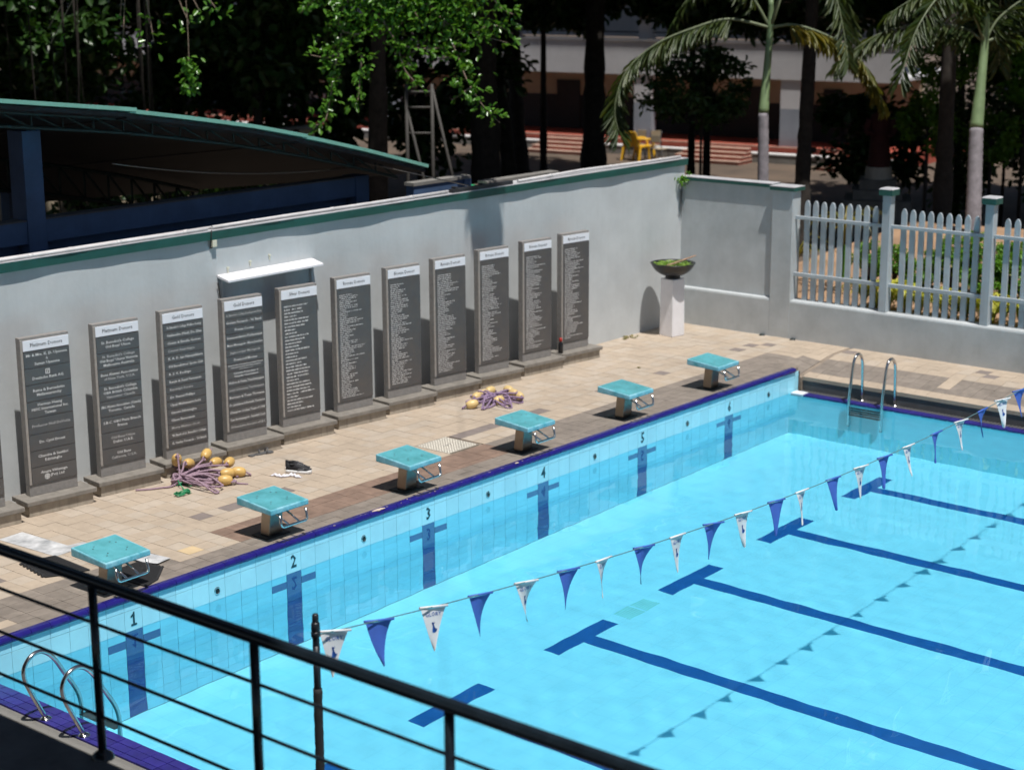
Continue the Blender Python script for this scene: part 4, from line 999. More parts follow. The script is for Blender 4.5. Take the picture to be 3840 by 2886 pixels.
# fallen leaves and litter
lf = leaves('fallen_leaf', [[0, 0, 0]], [[1, 0, 0]], [[0, 0, 1]], .07, .05, 'leaf_yellowing')
for lab, c in (('fallen yellow leaf on the deck left of the lane 3 block', (3.02, 1.20, DZ + .012)), ('fallen leaf on the deck in front of the last Bronze slab', (10.4, 1.75, DZ + .012))):
    o = ob('fallen_leaf', lf, None, c, (0, .1, random.uniform(0, 6))); tag(o, lab, 'leaf')
for lab, c in (('dark floor outlet at the foot of the low wall, left of two', (XR - .03, 1.56, DZ + .0)), ('dark floor outlet at the foot of the low wall, right of two', (XR - .03, 1.02, DZ + .0))):
    m = MB().lathe([(.0, .025), (.025, .022), (.042, .010), (.05, .0)], seg=10); o = build('floor_outlet', m, 'hole_black'); o.location = c; tag(o, lab, 'outlet')
tag(ob('dead_leaf_heap', leaves('dead_leaf_heap', np.c_[rng.uniform(11.9, 12.15, 14), rng.uniform(2.98, 3.1, 14), np.full(14, DZ + .008)], rdir(14) * [1, 1, .2], np.tile([0, 0, 1.], (14, 1)), .07, .04, 'leaf_yellowing')), 'few dry leaves swept to the wall foot before the corner', 'leaf litter')
# ================================================================== BEHIND THE WALL: SHED
shed = thing('open_shed', 'open shed with arched green roof and blue columns behind the wall', 'shed', (5, 6, 0))
RP = [(-4, 4.60), (-1, 4.46), (1.778, 4.234), (3.55, 4.028), (4.337, 3.906), (5.412, 3.723), (6.25, 3.547), (6.53, 3.488), (7.469, 3.262), (8.62, 2.957)]
def rz_(x):
    for (a, za), (c, zc_) in zip(RP[:-1], RP[1:]):
        if a <= x <= c: return za + (zc_ - za) * (x - a) / (c - a)
    return RP[-1][1]
def roof_sheet(x0, x1, dz, y0, y1):
    mb = MB(); n = max(3, int((x1 - x0) / .12)); xs_ = np.linspace(x0, x1, n + 1)
    for a, c in zip(xs_[:-1], xs_[1:]):
        za, zb = rz_(a) + dz, rz_(c) + dz
        mb.hexa([(a, y0, za - .045), (c, y0, zb - .045), (c, y1, zb - 1.18), (a, y1, za - 1.18), (a, y0, za), (c, y0, zb), (c, y1, zb - 1.15), (a, y1, za - 1.15)])
    return mb
for x0, x1, dz, y0 in ((-4, 3.60, .006, 3.98), (3.52, 6.32, -.016, 4.01), (6.25, 8.62, -.03, 4.04)): lo(roof_sheet(x0, x1, dz, y0, 13), 'roof_sheet', 'roof_green', shed); lo(roof_sheet(x0, x1, dz - .065, y0 + .06, 13), 'roof_shade_sheet', 'facade_dark', shed)  # near-black sheet added below each roof sheet, its colour standing for underside shade
def truss(y, dz, h, name, r=.022):
    mb = MB(); xs_ = np.arange(-3.5, 8.4, .42)
    lo(MB().tube([(x, y, rz_(x) + dz) for x in xs_], r, 6), 'chord', 'truss_green', shed); lo(MB().tube([(x, y, rz_(x) + dz - h) for x in xs_], r, 6), 'chord', 'truss_green', shed)
    for a, c in zip(xs_[:-1], xs_[1:]):
        mb.tube([(a, y, rz_(a) + dz), (a, y, rz_(a) + dz - h)], r * .6, 5); mb.tube([(a, y, rz_(a) + dz), (c, y, rz_(c) + dz - h)], r * .6, 5)
    o = lo(mb, 'truss_web', 'truss_green', shed)
truss(4.30, -.14, .155, 'a'); truss(8.5, -.80, .42, 'b', .03)
for x0, x1, y0 in ((2.13, 2.69, 4.58), (7.33, 7.99, 4.58)):
    lo(MB().box(x1 - .25, x1, y0, y0 + .28, -.2, rz_(x1) - .32), 'column', 'blue_paint', shed, .006)
lo(MB().box(-4, 8.0, 4.60, 4.80, 2.53, 2.785), 'beam', 'blue_paint', shed)
lo(MB().box(-4, 8.0, 4.59, 4.81, 2.7855, 2.80), 'beam_top', 'concrete_dark', shed)
lo(MB().box(-4, 8.0, 4.78, 4.90, -.2, 2.529), 'infill_wall', 'blue_paint', shed)
for x in (2.3, 7.6): lo(MB().box(x, x + .25, 12.5, 12.75, -.2, 2.6), 'column', 'blue_paint', shed)
lo(MB().tube(catenary((3.6, 4.5, 3.35), (7.5, 4.5, 2.95), .10, 16), .012, 6), 'hanging_cable', 'steel_dull', shed)
yw = thing('bright_gap_wall', 'added pale wall standing in for the sunlit gaps under the shed roof', 'wall', (12.5, 15.5, -.1))  # wall added so its pale face imitates bright gaps beneath the roof
lo(MB().box(7, 17.5, 15.5, 15.7, -.2, 2.15), 'wall_face', 'facade_beige', yw); lo(MB().box(6.95, 17.55, 15.45, 15.75, 2.1505, 2.22), 'coping', 'concrete', yw)
for k in range(7):
    x = 10.3 + k * .85 + random.uniform(-.2, .2); mb_ = MB()
    for q in range(4):
        x1 = x + random.uniform(-.3, .3); mb_.tube(arc_path([(x, 14.4, -.15), (x1, 14.4 + random.uniform(-.3, .3), 1.0), (x1 + random.uniform(-.3, .3), 14.4, 1.7), (x1 + random.uniform(-.5, .5), 14.4, 2.3)], 4), random.uniform(.03, .09), 6)
    n = 260; t = thing('root_cluster', 'cluster of dark twisted tree stems seen through the open shed', 'tree', (x, 14.4, -.15), 0, 'dark stems behind the shed'); lo(mb_, 'trunk', 'bark', t)
    p = np.c_[x + rng.normal(size=n) * .4, 14.3 + rng.normal(size=n) * .2, rng.uniform(.6, 2.0, n)]
    o = ob('crown', leaves('crown', p, rdir(n), rdir(n), .2, .11, 'leaf_dark'), t); o.location = -t.location
# blue low walls and rubbish behind the boundary wall
for x0, x1, z1, lab in ((10.42, 11.72, 2.35, 'low blue painted block wall behind the grey wall, left of two'), (12.15, 13.98, 2.21, 'low blue painted block wall behind the grey wall, right of two')):
    t = thing('blue_wall', lab, 'wall', ((x0 + x1) / 2, 6, -.1))
    lo(MB().box(x0, x1, 6.0, 6.16, -.15, z1 - .05), 'wall_face', 'blue_paint', t); lo(MB().box(x0 - .02, x1 + .02, 5.98, 6.18, z1 - .0495, z1), 'coping', 'concrete', t)
    lo(MB().box(x1 - .16, x1 + .001, 5.96, 5.999, -.15, z1 - .051), 'pier', 'blue_paint', t)
t = thing('green_netting', 'bundle of green netting between the two low blue walls', 'netting', (11.9, 6.1, 1.9))
build('netting', MB().add(*(lambda c: (c.v, c.f))(MB().lathe([(.0, .28), (.12, .25), (.24, .12), (.27, -.05), (.22, -.25), (.1, -.3)], seg=14)), 0, True), 'green_rope', t)
build('stand', MB().box(-.2, .2, -.2, .2, -2.0, -.28), 'concrete_dark', t)
# metal frame
mf = thing('goal_scaffold', 'rusty tubular metal frame standing behind the boundary wall', 'frame', (16.0, 11.0, -.1))
A0, A1, B0 = Vector((15.92, 11.26, 0)), Vector((16.24, 10.88, 0)), Vector((16.6, 10.2, 0))
for p in (A0, A1): lo(MB().tube([(p.x, p.y, -.15), (p.x, p.y, 3.35)], .035, 8), 'upright', 'rusty_steel', mf)
for z in (2.4, 2.9, 3.2): lo(MB().tube([(A0.x, A0.y, z), (A1.x, A1.y, z)], .025, 6), 'cross_bar', 'rusty_steel', mf)
lo(MB().tube([(A1.x, A1.y, 3.3), (B0.x, B0.y, -.1)], .03, 6), 'brace', 'rusty_steel', mf); lo(MB().tube([(A0.x, A0.y, 2.9), (16.35, 10.75, -.1)], .03, 6), 'brace', 'rusty_steel', mf)
t = tag(build('earth_mound', MB().lathe([(0, .55), (.5, .48), (1.1, .25), (1.7, 0)], (0, 0, 0), 16, sx=1.4), 'earth'), 'heap of earth and rubble behind the low blue walls', 'earth heap'); t.location = (16.5, 9.6, .95)
t = tag(build('earth_bank', MB().hexa([(10, 8, -.2), (22, 6.5, -.2), (22, 13, -.2), (10, 15, -.2), (11, 9.2, 1.0), (20, 8.2, .9), (20, 11, .9), (11, 13, 1.0)]), 'earth'), 'low earth bank in the shade behind the wall', 'earth bank')

# ================================================================== SCHOOL BUILDING
E1 = Vector((.108, -.994, 0)).normalized(); EN = Vector((-.994, -.108, 0)).normalized(); C1 = Vector((40.849, 27.444, 0))
ang = math.atan2(E1.y, E1.x)
bd = thing('school_building', 'two storey school building with grey columns and white balcony band in the shade', 'building', C1, ang)
# local: x along facade, y = into building is -? (local y = 90deg left of E1)
ly = Vector((-E1.y, E1.x, 0)); sg = 1 if ly.dot(EN) > 0 else -1    # sg: local y sign that points to the viewer
def bx(x0, x1, d0, d1, z0, z1): a, c = sorted((sg * d0, sg * d1)); return MB().box(x0, x1, a, c, z0, z1)
SG = -.90; FL = -.38
build('floor_slab', bx(-30, 13.6, -7, .25, SG - .3, FL), 'step_red', bd)
build('floor_edge', bx(-30, 13.6, .25, .28, FL - .02, FL + .02), 'step_nose', bd)
build('kerb', bx(-30, 13.6, .285, .62, SG - .2, -.62), 'concrete', bd); build('kerb_top', bx(-30, 13.6, .28, .64, -.6195, -.575), 'kerb_white', bd)
cols = [(-13.2, -12.5), (-7.6, -6.9), (-2.1, -1.4), (3.47, 4.17), (9.08, 9.77)]
for a, c in cols:
    p = build('column', bx(a, c, -.35, .0, FL, .87), 'facade_grey', bd); build('column_upper', bx(a + .001, c - .001, -.349, -.001, .8705, 1.83), 'facade_white', p)
    build('storey_column', bx(a + .12, c - .12, -.5, -.08, 3.0, 7), 'facade_white', p)
build('balcony_band', bx(-30, 13.2, -.40, .06, 1.831, 2.985), 'facade_white', bd); build('balcony_top', bx(-30, 13.2, -.44, .10, 2.9855, 3.06), 'facade_white', bd)
build('balcony_rail', bx(-30, 13.2, -.30, -.26, 3.25, 3.30), 'metal_dark', bd)
build('upper_wall', bx(-30, 13.2, -3.0, -2.8, 3.0, 8), 'facade_white', bd); build('ceiling', bx(-30, 13.2, -7, -.41, 1.86, 1.95), 'facade_white', bd)
build('back_wall', bx(-30, 13.2, -2.3, -2.1, .87, 1.859), 'facade_beige', bd); build('dado', bx(-30, 13.2, -2.3, -2.09, FL, .869), 'facade_dark', bd)
for a, c in ((9.74, 10.44), (4.6, 5.3), (6.9, 7.6), (-1, 0), (-5, -4)):
    build('door', bx(a, c, -2.088, -2.03, FL, 1.41), 'facade_dark', bd)
for a, c in ((-13.6, -12.9), (-12.8, -12.2)):
    w_ = build('window', bx(a, c, -2.085, -2.02, .3, 1.3), 'white_paint', bd); build('pane', bx(a + .08, c - .08, -2.018, -2.01, .38, 1.22), 'facade_beige', w_)
build('roof', bx(-30.5, 14, -8, 1, 8.0, 8.3), 'facade_white', bd)
def steps(x0, x1, label):
    t = thing('entrance_steps', label, 'steps', C1 + E1 * ((x0 + x1) / 2), ang, 'red entrance steps of the school building')
    hw = (x1 - x0) / 2; n = 4; rise = (FL - SG) / 4.3
    for k in range(n):
        d1 = .645 + (n - k) * .26 - .0; ztop = SG + (k + 1) * rise
        st_ = build('step', bx(-hw + k * .12, hw - k * .02, .645, d1, SG - .1 if k == 0 else SG + k * rise + .0005, ztop - .04), 'step_red', t)
        build('nosing', bx(-hw + k * .12 - .02, hw - k * .02 + .02, .645, d1 + .03, ztop - .0395, ztop), 'step_nose', st_)
steps(0.0, 2.6, 'red steps with pale treads left of the dark tree trunk'); steps(5.81, 8.4, 'red steps with pale treads right of the yellow chairs'); steps(11.16, 13.2, 'red steps with pale treads nearest the statue')
# yellow chairs with dark metal frames beside
def plastic_chair():
    t = thing('yellow_chair', '', 'chair')
    build('seat', MB().hexa([(-.22, -.22, .40), (.22, -.22, .40), (.24, .22, .42), (-.24, .22, .42), (-.22, -.22, .44), (.22, -.22, .44), (.24, .22, .46), (-.24, .22, .46)]), 'yellow_plastic', t, .015)
    build('backrest', MB().hexa([(-.22, -.24, .42), (.22, -.24, .42), (.22, -.20, .42), (-.22, -.20, .42), (-.18, -.36, .86), (.18, -.36, .86), (.18, -.32, .86), (-.18, -.32, .86)]), 'yellow_plastic', t, .015)
    for sx in (-1, 1):
        for sy in (-1, 1): build('leg', MB().bar((sx * .2, sy * .2, .41), (sx * .25, sy * .26, 0), .06, .05), 'yellow_plastic', t, .006)
        build('arm', MB().tube(arc_path([(sx * .20, -.29, .66), (sx * .27, -.1, .66), (sx * .28, .14, .64), (sx * .24, .2, .44)], 3), .03, 7), 'yellow_plastic', t)
    return t
ch = plastic_chair()
for k, (x, d, rz, lab) in enumerate(((4.50, 2.0, .4, 'yellow plastic chair in front of the grey column, left one'), (5.08, 2.1, -.7, 'yellow plastic chair in front of the grey column, right one'))):
    o = ch if k == 0 else copy_tree(ch); P = C1 + E1 * x + EN * d; o.location = (P.x, P.y, SG); o.rotation_euler = (0, 0, ang + rz); o['label'] = lab; o['group'] = 'yellow chairs by the school steps'; o.scale = (1.15,) * 3
def frame_chair():
    t = thing('metal_chair', '', 'chair')
    for sx in (-1, 1):
        build('leg', MB().tube([(sx * .2, .2, 0), (sx * .2, .2, .44), (sx * .2, -.2, .44), (sx * .2, -.28, .95)], .014, 6), 'metal_dark', t); build('leg', MB().tube([(sx * .2, -.2, .44), (sx * .2, -.22, 0)], .014, 6), 'metal_dark', t)
    build('backrest', MB().box(-.18, .18, -.29, -.265, .68, .93), 'facade_beige', t, .006); build('seat', MB().box(-.19, .19, -.19, .2, .44, .465), 'facade_beige', t, .006)
    return t
ch = frame_chair()
for k, (x, d, rz, lab) in enumerate(((3.2, 2.3, .1, 'dark metal framed chair just left of the yellow chairs'), (4.35, 1.3, 3.0, 'dark metal framed chair behind the left yellow chair'), (4.95, 1.3, 3.2, 'dark metal framed chair behind the right yellow chair'), (5.75, 2.2, -.1, 'dark metal framed chair just right of the yellow chairs'))):
    o = ch if k == 0 else copy_tree(ch); P = C1 + E1 * x + EN * d; o.location = (P.x, P.y, SG); o.rotation_euler = (0, 0, ang + rz); o['label'] = lab; o['group'] = 'metal chairs by the school steps'
# robed statue on stepped plinth
stt = thing('robed_statue', 'dark red robed statue on a stepped grey plinth half hidden by palm fronds', 'statue', (27.0, 6.85, -.55), math.atan2(-19, -36))
build('plinth', MB().box(-.75, .75, -.75, .75, 0, .9).box(-.55, .55, -.55, .55, .9005, 1.12).box(-.42, .42, -.42, .42, 1.1205, 1.35), 'concrete', stt, .01)
pf = [(.36, 1.351), (.34, 1.5), (.30, 1.9), (.27, 2.3), (.30, 2.62), (.27, 2.78), (.10, 2.88), (.075, 2.92), (.10, 2.97), (.125, 3.06), (.115, 3.16), (.06, 3.24), (0, 3.25)]
build('figure', MB().lathe(pf, seg=20, sy=.8).tube(arc_path([(.05, .24, 2.68), (.14, .30, 2.42), (.30, .16, 2.30)], 4), [.09, .085, .08, .08, .075, .07, .065, .06, .05], 9).tube(arc_path([(.05, -.24, 2.68), (.14, -.30, 2.42), (.30, -.12, 2.36)], 4), [.09, .085, .08, .08, .075, .07, .065, .06, .05], 9), 'robe_red', stt)
build('hem', MB().lathe([(.40, 1.3505), (.375, 1.40), (.36, 1.62)], seg=20, sy=.82), 'robe_white', stt)

# ================================================================== TREES
def trunk_mesh(pts, r0, r1, seg=10, wob=.12, seed=0):
    rr = random.Random(seed); P = arc_path(pts, 5); n = len(P)
    return MB().tube(P, [(r0 + (r1 - r0) * (k / (n - 1)) ** .7) * (1 + rr.uniform(-wob, wob)) + (.25 * r0 if k == 0 else 0) for k in range(n)], seg)
def crown_pts(c, rad, n, shell=.35, clumps=26):
    c = np.array(c, float); rad = np.array(rad, float)
    cc = rdir(clumps) * (rng.uniform(shell, 1, (clumps, 1)) ** .5) * rad * .85; cr = rng.uniform(.18, .36, clumps)
    k = rng.integers(0, clumps, n); p = cc[k] + rdir(n) * (rng.uniform(0, 1, (n, 1)) ** .45) * rad * cr[k][:, None]
    return c + p
def tree(label, base, top, r0, crown, rad, n, size, mat, cat='tree', limbs=5, seed=0, name='shade_tree', group='trees beyond the pool yard', lean=(0, 0)):
    rr = random.Random(seed); b_ = Vector(base); t = thing(name, label, cat, b_, 0, group)
    tp = Vector(top); mid = b_.lerp(tp, .5) + Vector((lean[0], lean[1], 0))
    lo(trunk_mesh([b_, b_.lerp(mid, .6), mid, tp], r0, r0 * .6, seed=seed), 'trunk', 'bark', t)
    for k in range(limbs):
        a = rr.uniform(0, 6.28); e = Vector(crown) + Vector((math.cos(a) * rad[0] * .6, math.sin(a) * rad[1] * .6, rr.uniform(-.2, .4) * rad[2]))
        s0 = b_.lerp(tp, rr.uniform(.8, 1)); lo(trunk_mesh([s0, s0.lerp(e, .5) + Vector((0, 0, rr.uniform(.1, .6))), e], r0 * .38, r0 * .1, 7, seed=seed + k), 'limb', 'bark', t)
    p = crown_pts(crown, rad, n, clumps=70 if n > 5000 else 26); d = rdir(n) * [1, 1, .6] + [0, 0, -.25]; nn = rdir(n) * .7 + [0, 0, .8]
    lo_ = ob('crown', leaves('crown', p, d, nn, rng.uniform(.7, 1.25, n) * size, rng.uniform(.7, 1.2, n) * size * .55, mat), t); lo_.location = -t.location
    return t
TR = [  # big shade trees whose crowns close above the picture
 ('spreading dark tree over the shed at the far left', (3.0, 12.0, -.1), (3.4, 12.5, 6.5), .34, (3.0, 13.0, 8.6), (8.5, 6.0, 2.6), 10500),
 ('dark tree trunk rising behind the metal frame', (21.2, 13.75, -.2), (21.6, 14.1, 6.5), .42, (19.2, 14.9, 8.6), (7.3, 6.4, 2.6), 11000),
 ('thick black tree trunk between the two flights of red steps', (26.6, 14.75, -.5), (27.8, 15.6, 6.5), .38, (27.0, 15.5, 8.8), (8.0, 7.0, 2.6), 10500),
 ('dark leaning trunk left of the thick black one', (25.5, 16.5, -.5), (25.6, 17.6, 6.6), .24, (20.0, 23.0, 8.8), (7.0, 6.0, 2.4), 7000),
 ('dark tree trunk beside the right-hand red steps', (22.15, 6.05, -.3), (23.2, 6.5, 6.2), .20, (26.0, 6.6, 8.4), (6.2, 5.5, 2.4), 9000),
 ('brown tree trunk between the two palms', (22.1, 2.85, -.3), (22.7, 3.2, 6.0), .22, (27.0, -.6, 8.2), (6.0, 5.5, 2.4), 9000),
 ('dark tree behind the shed near the school wall', (9.0, 24.0, -.1), (9.0, 24.5, 6.5), .4, (8.5, 24.0, 8.8), (9.0, 6.0, 2.6), 9000),
 ('dark tree standing before the school balcony', (32.5, 22.0, -.8), (32.5, 22.5, 6.5), .3, (31.6, 19.6, 8.8), (5.2, 8.4, 2.4), 9000),
 ('dark tree beside the school at the far right', (34.5, 4.0, -.9), (34.5, 4.0, 6.0), .3, (35.0, 4.0, 7.6), (6.0, 8.0, 3.0), 8000),
 ('dark tree filling the gap far behind the shed', (-4.0, 30.0, -.1), (-4, 30, 6), .4, (-3.0, 28.0, 8.0), (9.0, 9.0, 3.0), 8000)]
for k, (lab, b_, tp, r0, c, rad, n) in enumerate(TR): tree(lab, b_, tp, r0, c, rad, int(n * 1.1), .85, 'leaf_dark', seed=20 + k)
LT = [((17.0, 26.0), 'low dark leafy tree at the far left above the green roof'), ((19.4, 23.2), 'low dark leafy tree above the middle of the green roof'), ((21.8, 20.4), 'low dark leafy tree above the low end of the green roof'), ((23.9, 18.2), 'low dark leafy tree behind the hanging branch'), ((14.0, 20.5), 'low dark leafy tree just behind the shed, left one'), ((17.2, 17.0), 'low dark leafy tree just behind the shed, right one')]
for k, (p, lab) in enumerate(LT):
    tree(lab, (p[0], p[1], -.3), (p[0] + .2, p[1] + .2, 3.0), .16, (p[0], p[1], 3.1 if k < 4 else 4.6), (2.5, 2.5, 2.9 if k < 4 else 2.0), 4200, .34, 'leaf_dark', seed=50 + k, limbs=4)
HT = [((27.0, 19.3, 5.0), (3.0, 3.2, 1.5), 'dark crown hanging before the upper school storey, left part', (30.5, 19.5)), ((29.4, 17.7, 5.15), (1.6, 1.6, 1.3), 'dark leaf crown just left of the pale upper column', (28.6, 19.3)), ((30.3, 14.6, 5.15), (1.7, 1.9, 1.3), 'dark leaf crown just right of the pale upper column', (32.8, 15.9)), ((31.5, 11.5, 4.95), (3.2, 3.4, 1.35), 'dark crown hanging before the upper school storey, middle part', (33.0, 15.5)), ((31.0, 5.5, 4.9), (3.0, 3.0, 1.5), 'dark crown behind the two palms', (33.5, 8.0))]
for k, (c, rad, lab, b_) in enumerate(HT): tree(lab, (b_[0], b_[1], -.9), (b_[0], b_[1], 5.6), .13, c, rad, 8000, .32, 'leaf_dark', seed=70 + k, limbs=4)
# low dark undergrowth masses that close the view between the trunks
def bush(label, c, rad, n, size, mat, name='shrub', group='dark shrubs under the trees', stem=True):
    gz0 = garden(c[0], c[1]) if name == 'hedge_plant' else gz(c[0], c[1]); t = thing(name, label, 'shrub', (c[0], c[1], gz0), 0, group); p = crown_pts(c, rad, n, clumps=18)
    p[:, 2] = np.maximum(p[:, 2], gz0 + .03)
    o = ob('foliage', leaves('foliage', p, rdir(n) * [1, 1, .6] + [0, 0, -.2], rdir(n) * .6 + [0, 0, .8], rng.uniform(.7, 1.3, n) * size, rng.uniform(.7, 1.2, n) * size * .5, mat), t); o.location = -t.location
    if stem: lo(MB().tube([(c[0], c[1], gz0 - .05), (c[0], c[1], c[2])], .04, 6), 'stem', 'bark', t)
    return t
# small dark round-headed tree in front of the balcony
tree('small dark round-headed tree with a thin stem before the balcony', (22.62, 8.83, -.3), (22.8, 8.95, 2.5), .045, (22.95, 9.05, 3.0), (1.3, 1.3, .95), 2600, .17, 'leaf_dark', limbs=4, seed=77, name='small_tree')
bush('sunlit lime green shrub behind the tall palm, upper clump', (26.5, 5.1, 3.5), (.9, .9, .6), 1500, .14, 'leaf_lime', group='lime shrubs by the palms')
bush('lime green shrub beside the statue, lower clump', (26.05, 5.2, 2.3), (.7, .7, .85), 1600, .14, 'leaf_lime', group='lime shrubs by the palms')
bush('lime green shrub right of the tall palm trunk', (26.9, 4.1, 1.9), (.7, .7, .7), 1100, .14, 'leaf_lime', group='lime shrubs by the palms')
for k, (c, rad, lab) in enumerate((((31.0, 5.6, 1.7), (1.8, 2.2, 2.6), 'tall green shrub behind the statue and palms'), ((30.0, 2.6, 1.7), (1.8, 2.4, 2.8), 'tall green shrub behind the ringed palm trunk'), ((29.0, -.4, 1.6), (2.0, 2.4, 2.8), 'tall green shrub at the right picture edge'))):
    bush(lab, c, rad, 5200, .22, 'leaf_mid', group='green shrubs behind the palms')
bush('loose green shrub at the right picture edge', (27.4, 3.6, 3.4), (1.3, 1.3, 1.1), 1700, .15, 'leaf_hedge', group='lime shrubs by the palms')
for k, (c, rad, lab) in enumerate((((31.0, 9.0, 1.2), (1.6, 2.0, 1.6), 'dark shrub behind the statue'), ((33.0, 2.0, 1.8), (2.4, 3.4, 2.7), 'dark green shrub mass at the far right'), ((37.0, 6.5, 1.8), (2.5, 3.5, 2.8), 'dark green shrub mass beside the end of the school'), ((30.0, -2.5, 1.5), (3, 3, 2.2), 'dark shrub mass beyond the fence end'), ((14.0, 22.0, 1.6), (4, 2, 1.8), 'dark shrub behind the metal frame'))): bush(lab, c, rad, 2200, .28, 'leaf_dark')
# overhanging branch with glossy leaves
BR = [[(11.52,6.15,5.48),(11.16,6.43,5.08),(11.23,6.31,4.98),(11.30,6.16,4.79),(11.42,5.95,4.63),(11.58,5.74,4.56),(11.88,5.33,4.43)],
[(10.57,7.23,5.32),(10.31,7.38,4.86),(10.27,7.34,4.62),(10.21,7.30,4.36),(10.07,7.42,4.22),(9.90,7.65,4.26)],
[(10.21,7.30,4.36),(10.09,7.32,4.03),(9.96,7.31,3.57),(9.85,7.33,3.26),(9.70,7.49,3.19)],
[(10.41,7.03,4.27),(10.33,7.01,3.96),(10.24,6.98,3.57),(10.17,7.02,3.47)],
[(10.71,6.87,4.79),(10.78,6.64,4.41),(10.79,6.48,4.02),(10.91,6.23,3.74)],
[(11.30,6.16,4.79),(11.35,5.89,4.23),(11.38,5.69,3.81),(11.48,5.43,3.42),(11.58,5.24,3.23)],
[(11.39,5.66,3.76),(11.27,5.77,3.65),(11.16,5.86,3.57)],
[(10.35,7.50,5.32),(10.04,7.76,5.04),(9.92,7.85,4.88)],
[(10.78,6.64,4.41),(10.97,6.39,4.35),(11.15,6.17,4.35),(11.31,5.98,4.37)],
[(11.17,6.10,4.19),(11.23,6.03,4.21),(11.33,5.91,4.23)],
[(10.27,7.34,4.62),(10.43,7.12,4.57),(10.63,6.93,4.70)],
[(11.58,5.74,4.56),(11.78,5.55,4.70),(11.96,5.28,4.56)],
[(10.67,7.08,5.23),(10.78,6.82,4.88),(10.79,6.71,4.62)],
[(11.9,5.8,5.4),(11.85,5.5,5.0),(11.95,5.25,4.85)], [(10.2,7.6,5.5),(10.1,7.6,5.2),(10.0,7.7,5.05)], [(10.9,6.8,5.6),(10.95,6.6,5.2),(11.0,6.45,4.9),(11.05,6.3,4.65)]]
tb = thing('overhanging_tree', 'tree branch with glossy bright green leaves hanging over the wall', 'tree', (16.4, 12.6, -.1))
lo(trunk_mesh([(16.4, 12.6, -.1), (16.2, 12.3, 3), (15.4, 11.4, 5.9), (12.8, 8.8, 6.3), (10.9, 6.9, 5.9)], .24, .07, seed=5), 'trunk', 'bark', tb)
tw = MB(); lp_, ld, lnn = [], [], []
for q in BR:
    P = arc_path(q, 5); tw.tube(P, [.020 * (1 - .75 * k / len(P)) for k in range(len(P))], 6)
    for k in range(1, len(P)):
        seg = P[k] - P[k - 1]; m = max(1, int(seg.length / .022))
        for j in range(m):
            if random.random() < .08: continue
            p = P[k - 1].lerp(P[k], j / m)
            off = Vector(rdir(1)[0]) * random.uniform(0, .20) + Vector((0, 0, .02)); p2 = p + off
            for _ in range(random.randint(2, 5)):
                d = (off * 1.5 + seg.normalized() * .08 + Vector(rdir(1)[0]) * .12 + Vector((0, 0, -.03)))
                lp_.append(p2 + Vector(rdir(1)[0]) * .03); ld.append(d); lnn.append(Vector(rdir(1)[0]) * .45 + Vector((-.1, -.3, .9)))
# loose fill higher in the spray
n = 2600; f0 = rng.uniform(0, 1, n); cen = np.array([10.25, 7.4, 5.2])[None] * (1 - f0[:, None]) + np.array([11.75, 5.7, 5.1])[None] * f0[:, None]
fp = cen + rng.normal(size=(n, 3)) * [.18, .18, .38]
lp_ += [Vector(v) for v in fp]; ld += [Vector(v) for v in rdir(n)]; lnn += [Vector(v) for v in (rdir(n) * .5 + [-.1, -.3, .9])]
lo(tw, 'twigs', 'bark_twig', tb)
n = len(lp_); o = ob('crown', leaves('crown', np.array([tuple(v) for v in lp_]), np.array([tuple(v) for v in ld]), np.array([tuple(v) for v in lnn]), rng.uniform(.075, .135, n), rng.uniform(.045, .075, n), 'leaf_glossy'), tb); o.location = -tb.location
# a few lit sprays of the far-left tree, a hanging vine
SP = [(8.12,9.99,4.81),(8.41,9.65,4.84),(8.39,9.54,4.48),(7.38,10.83,4.67),(7.36,10.76,4.45),(8.79,9.15,4.73),(8.93,9.06,4.93),(7.27,11.08,5.01),(9.11,8.84,4.92),(8.10,9.91,4.55)]
tb2 = thing('leafy_bough', 'thin bough with a few sunlit leaves before the dark trees at the upper left', 'tree bough', (8.6, 10.2, 6.2))
mb = MB(); pp = []
for p in SP:
    mb.tube(arc_path([(8.6, 10.2, 6.2), Vector((8.6, 10.2, 6.2)).lerp(Vector(p), .55) + Vector((0, 0, .2)), p], 5), .008, 5); pp += [np.array(p) + rng.normal(size=3) * [.12, .12, .09] for _ in range(10)]
lo(mb, 'twigs', 'bark_twig', tb2); n = len(pp)
o = ob('crown', leaves('crown', np.array(pp), rdir(n), rdir(n) * .5 + [-.1, -.3, .9], rng.uniform(.09, .15, n), rng.uniform(.05, .08, n), 'leaf_glossy'), tb2); o.location = -tb2.location
vn = thing('hanging_vine', 'bright green vine tip hanging before the dark trees', 'vine', (8.64, 9.04, 6))
lo(MB().tube(arc_path([(8.64, 9.1, 6), (8.66, 9.05, 5), (8.66, 9.05, 4.2), (8.62, 9.02, 3.75)], 5), .008, 5), 'stem', 'bark_twig', vn)
n = 130; zz = rng.uniform(3.7, 4.25, n); o = ob('foliage', leaves('foliage', np.c_[8.64 + rng.normal(size=n) * .06, 9.03 + rng.normal(size=n) * .06, zz], rdir(n) + [0, 0, -.8], rdir(n) * .5 + [-.1, -.4, .8], .11, .06, 'leaf_glossy'), vn); o.location = -vn.location
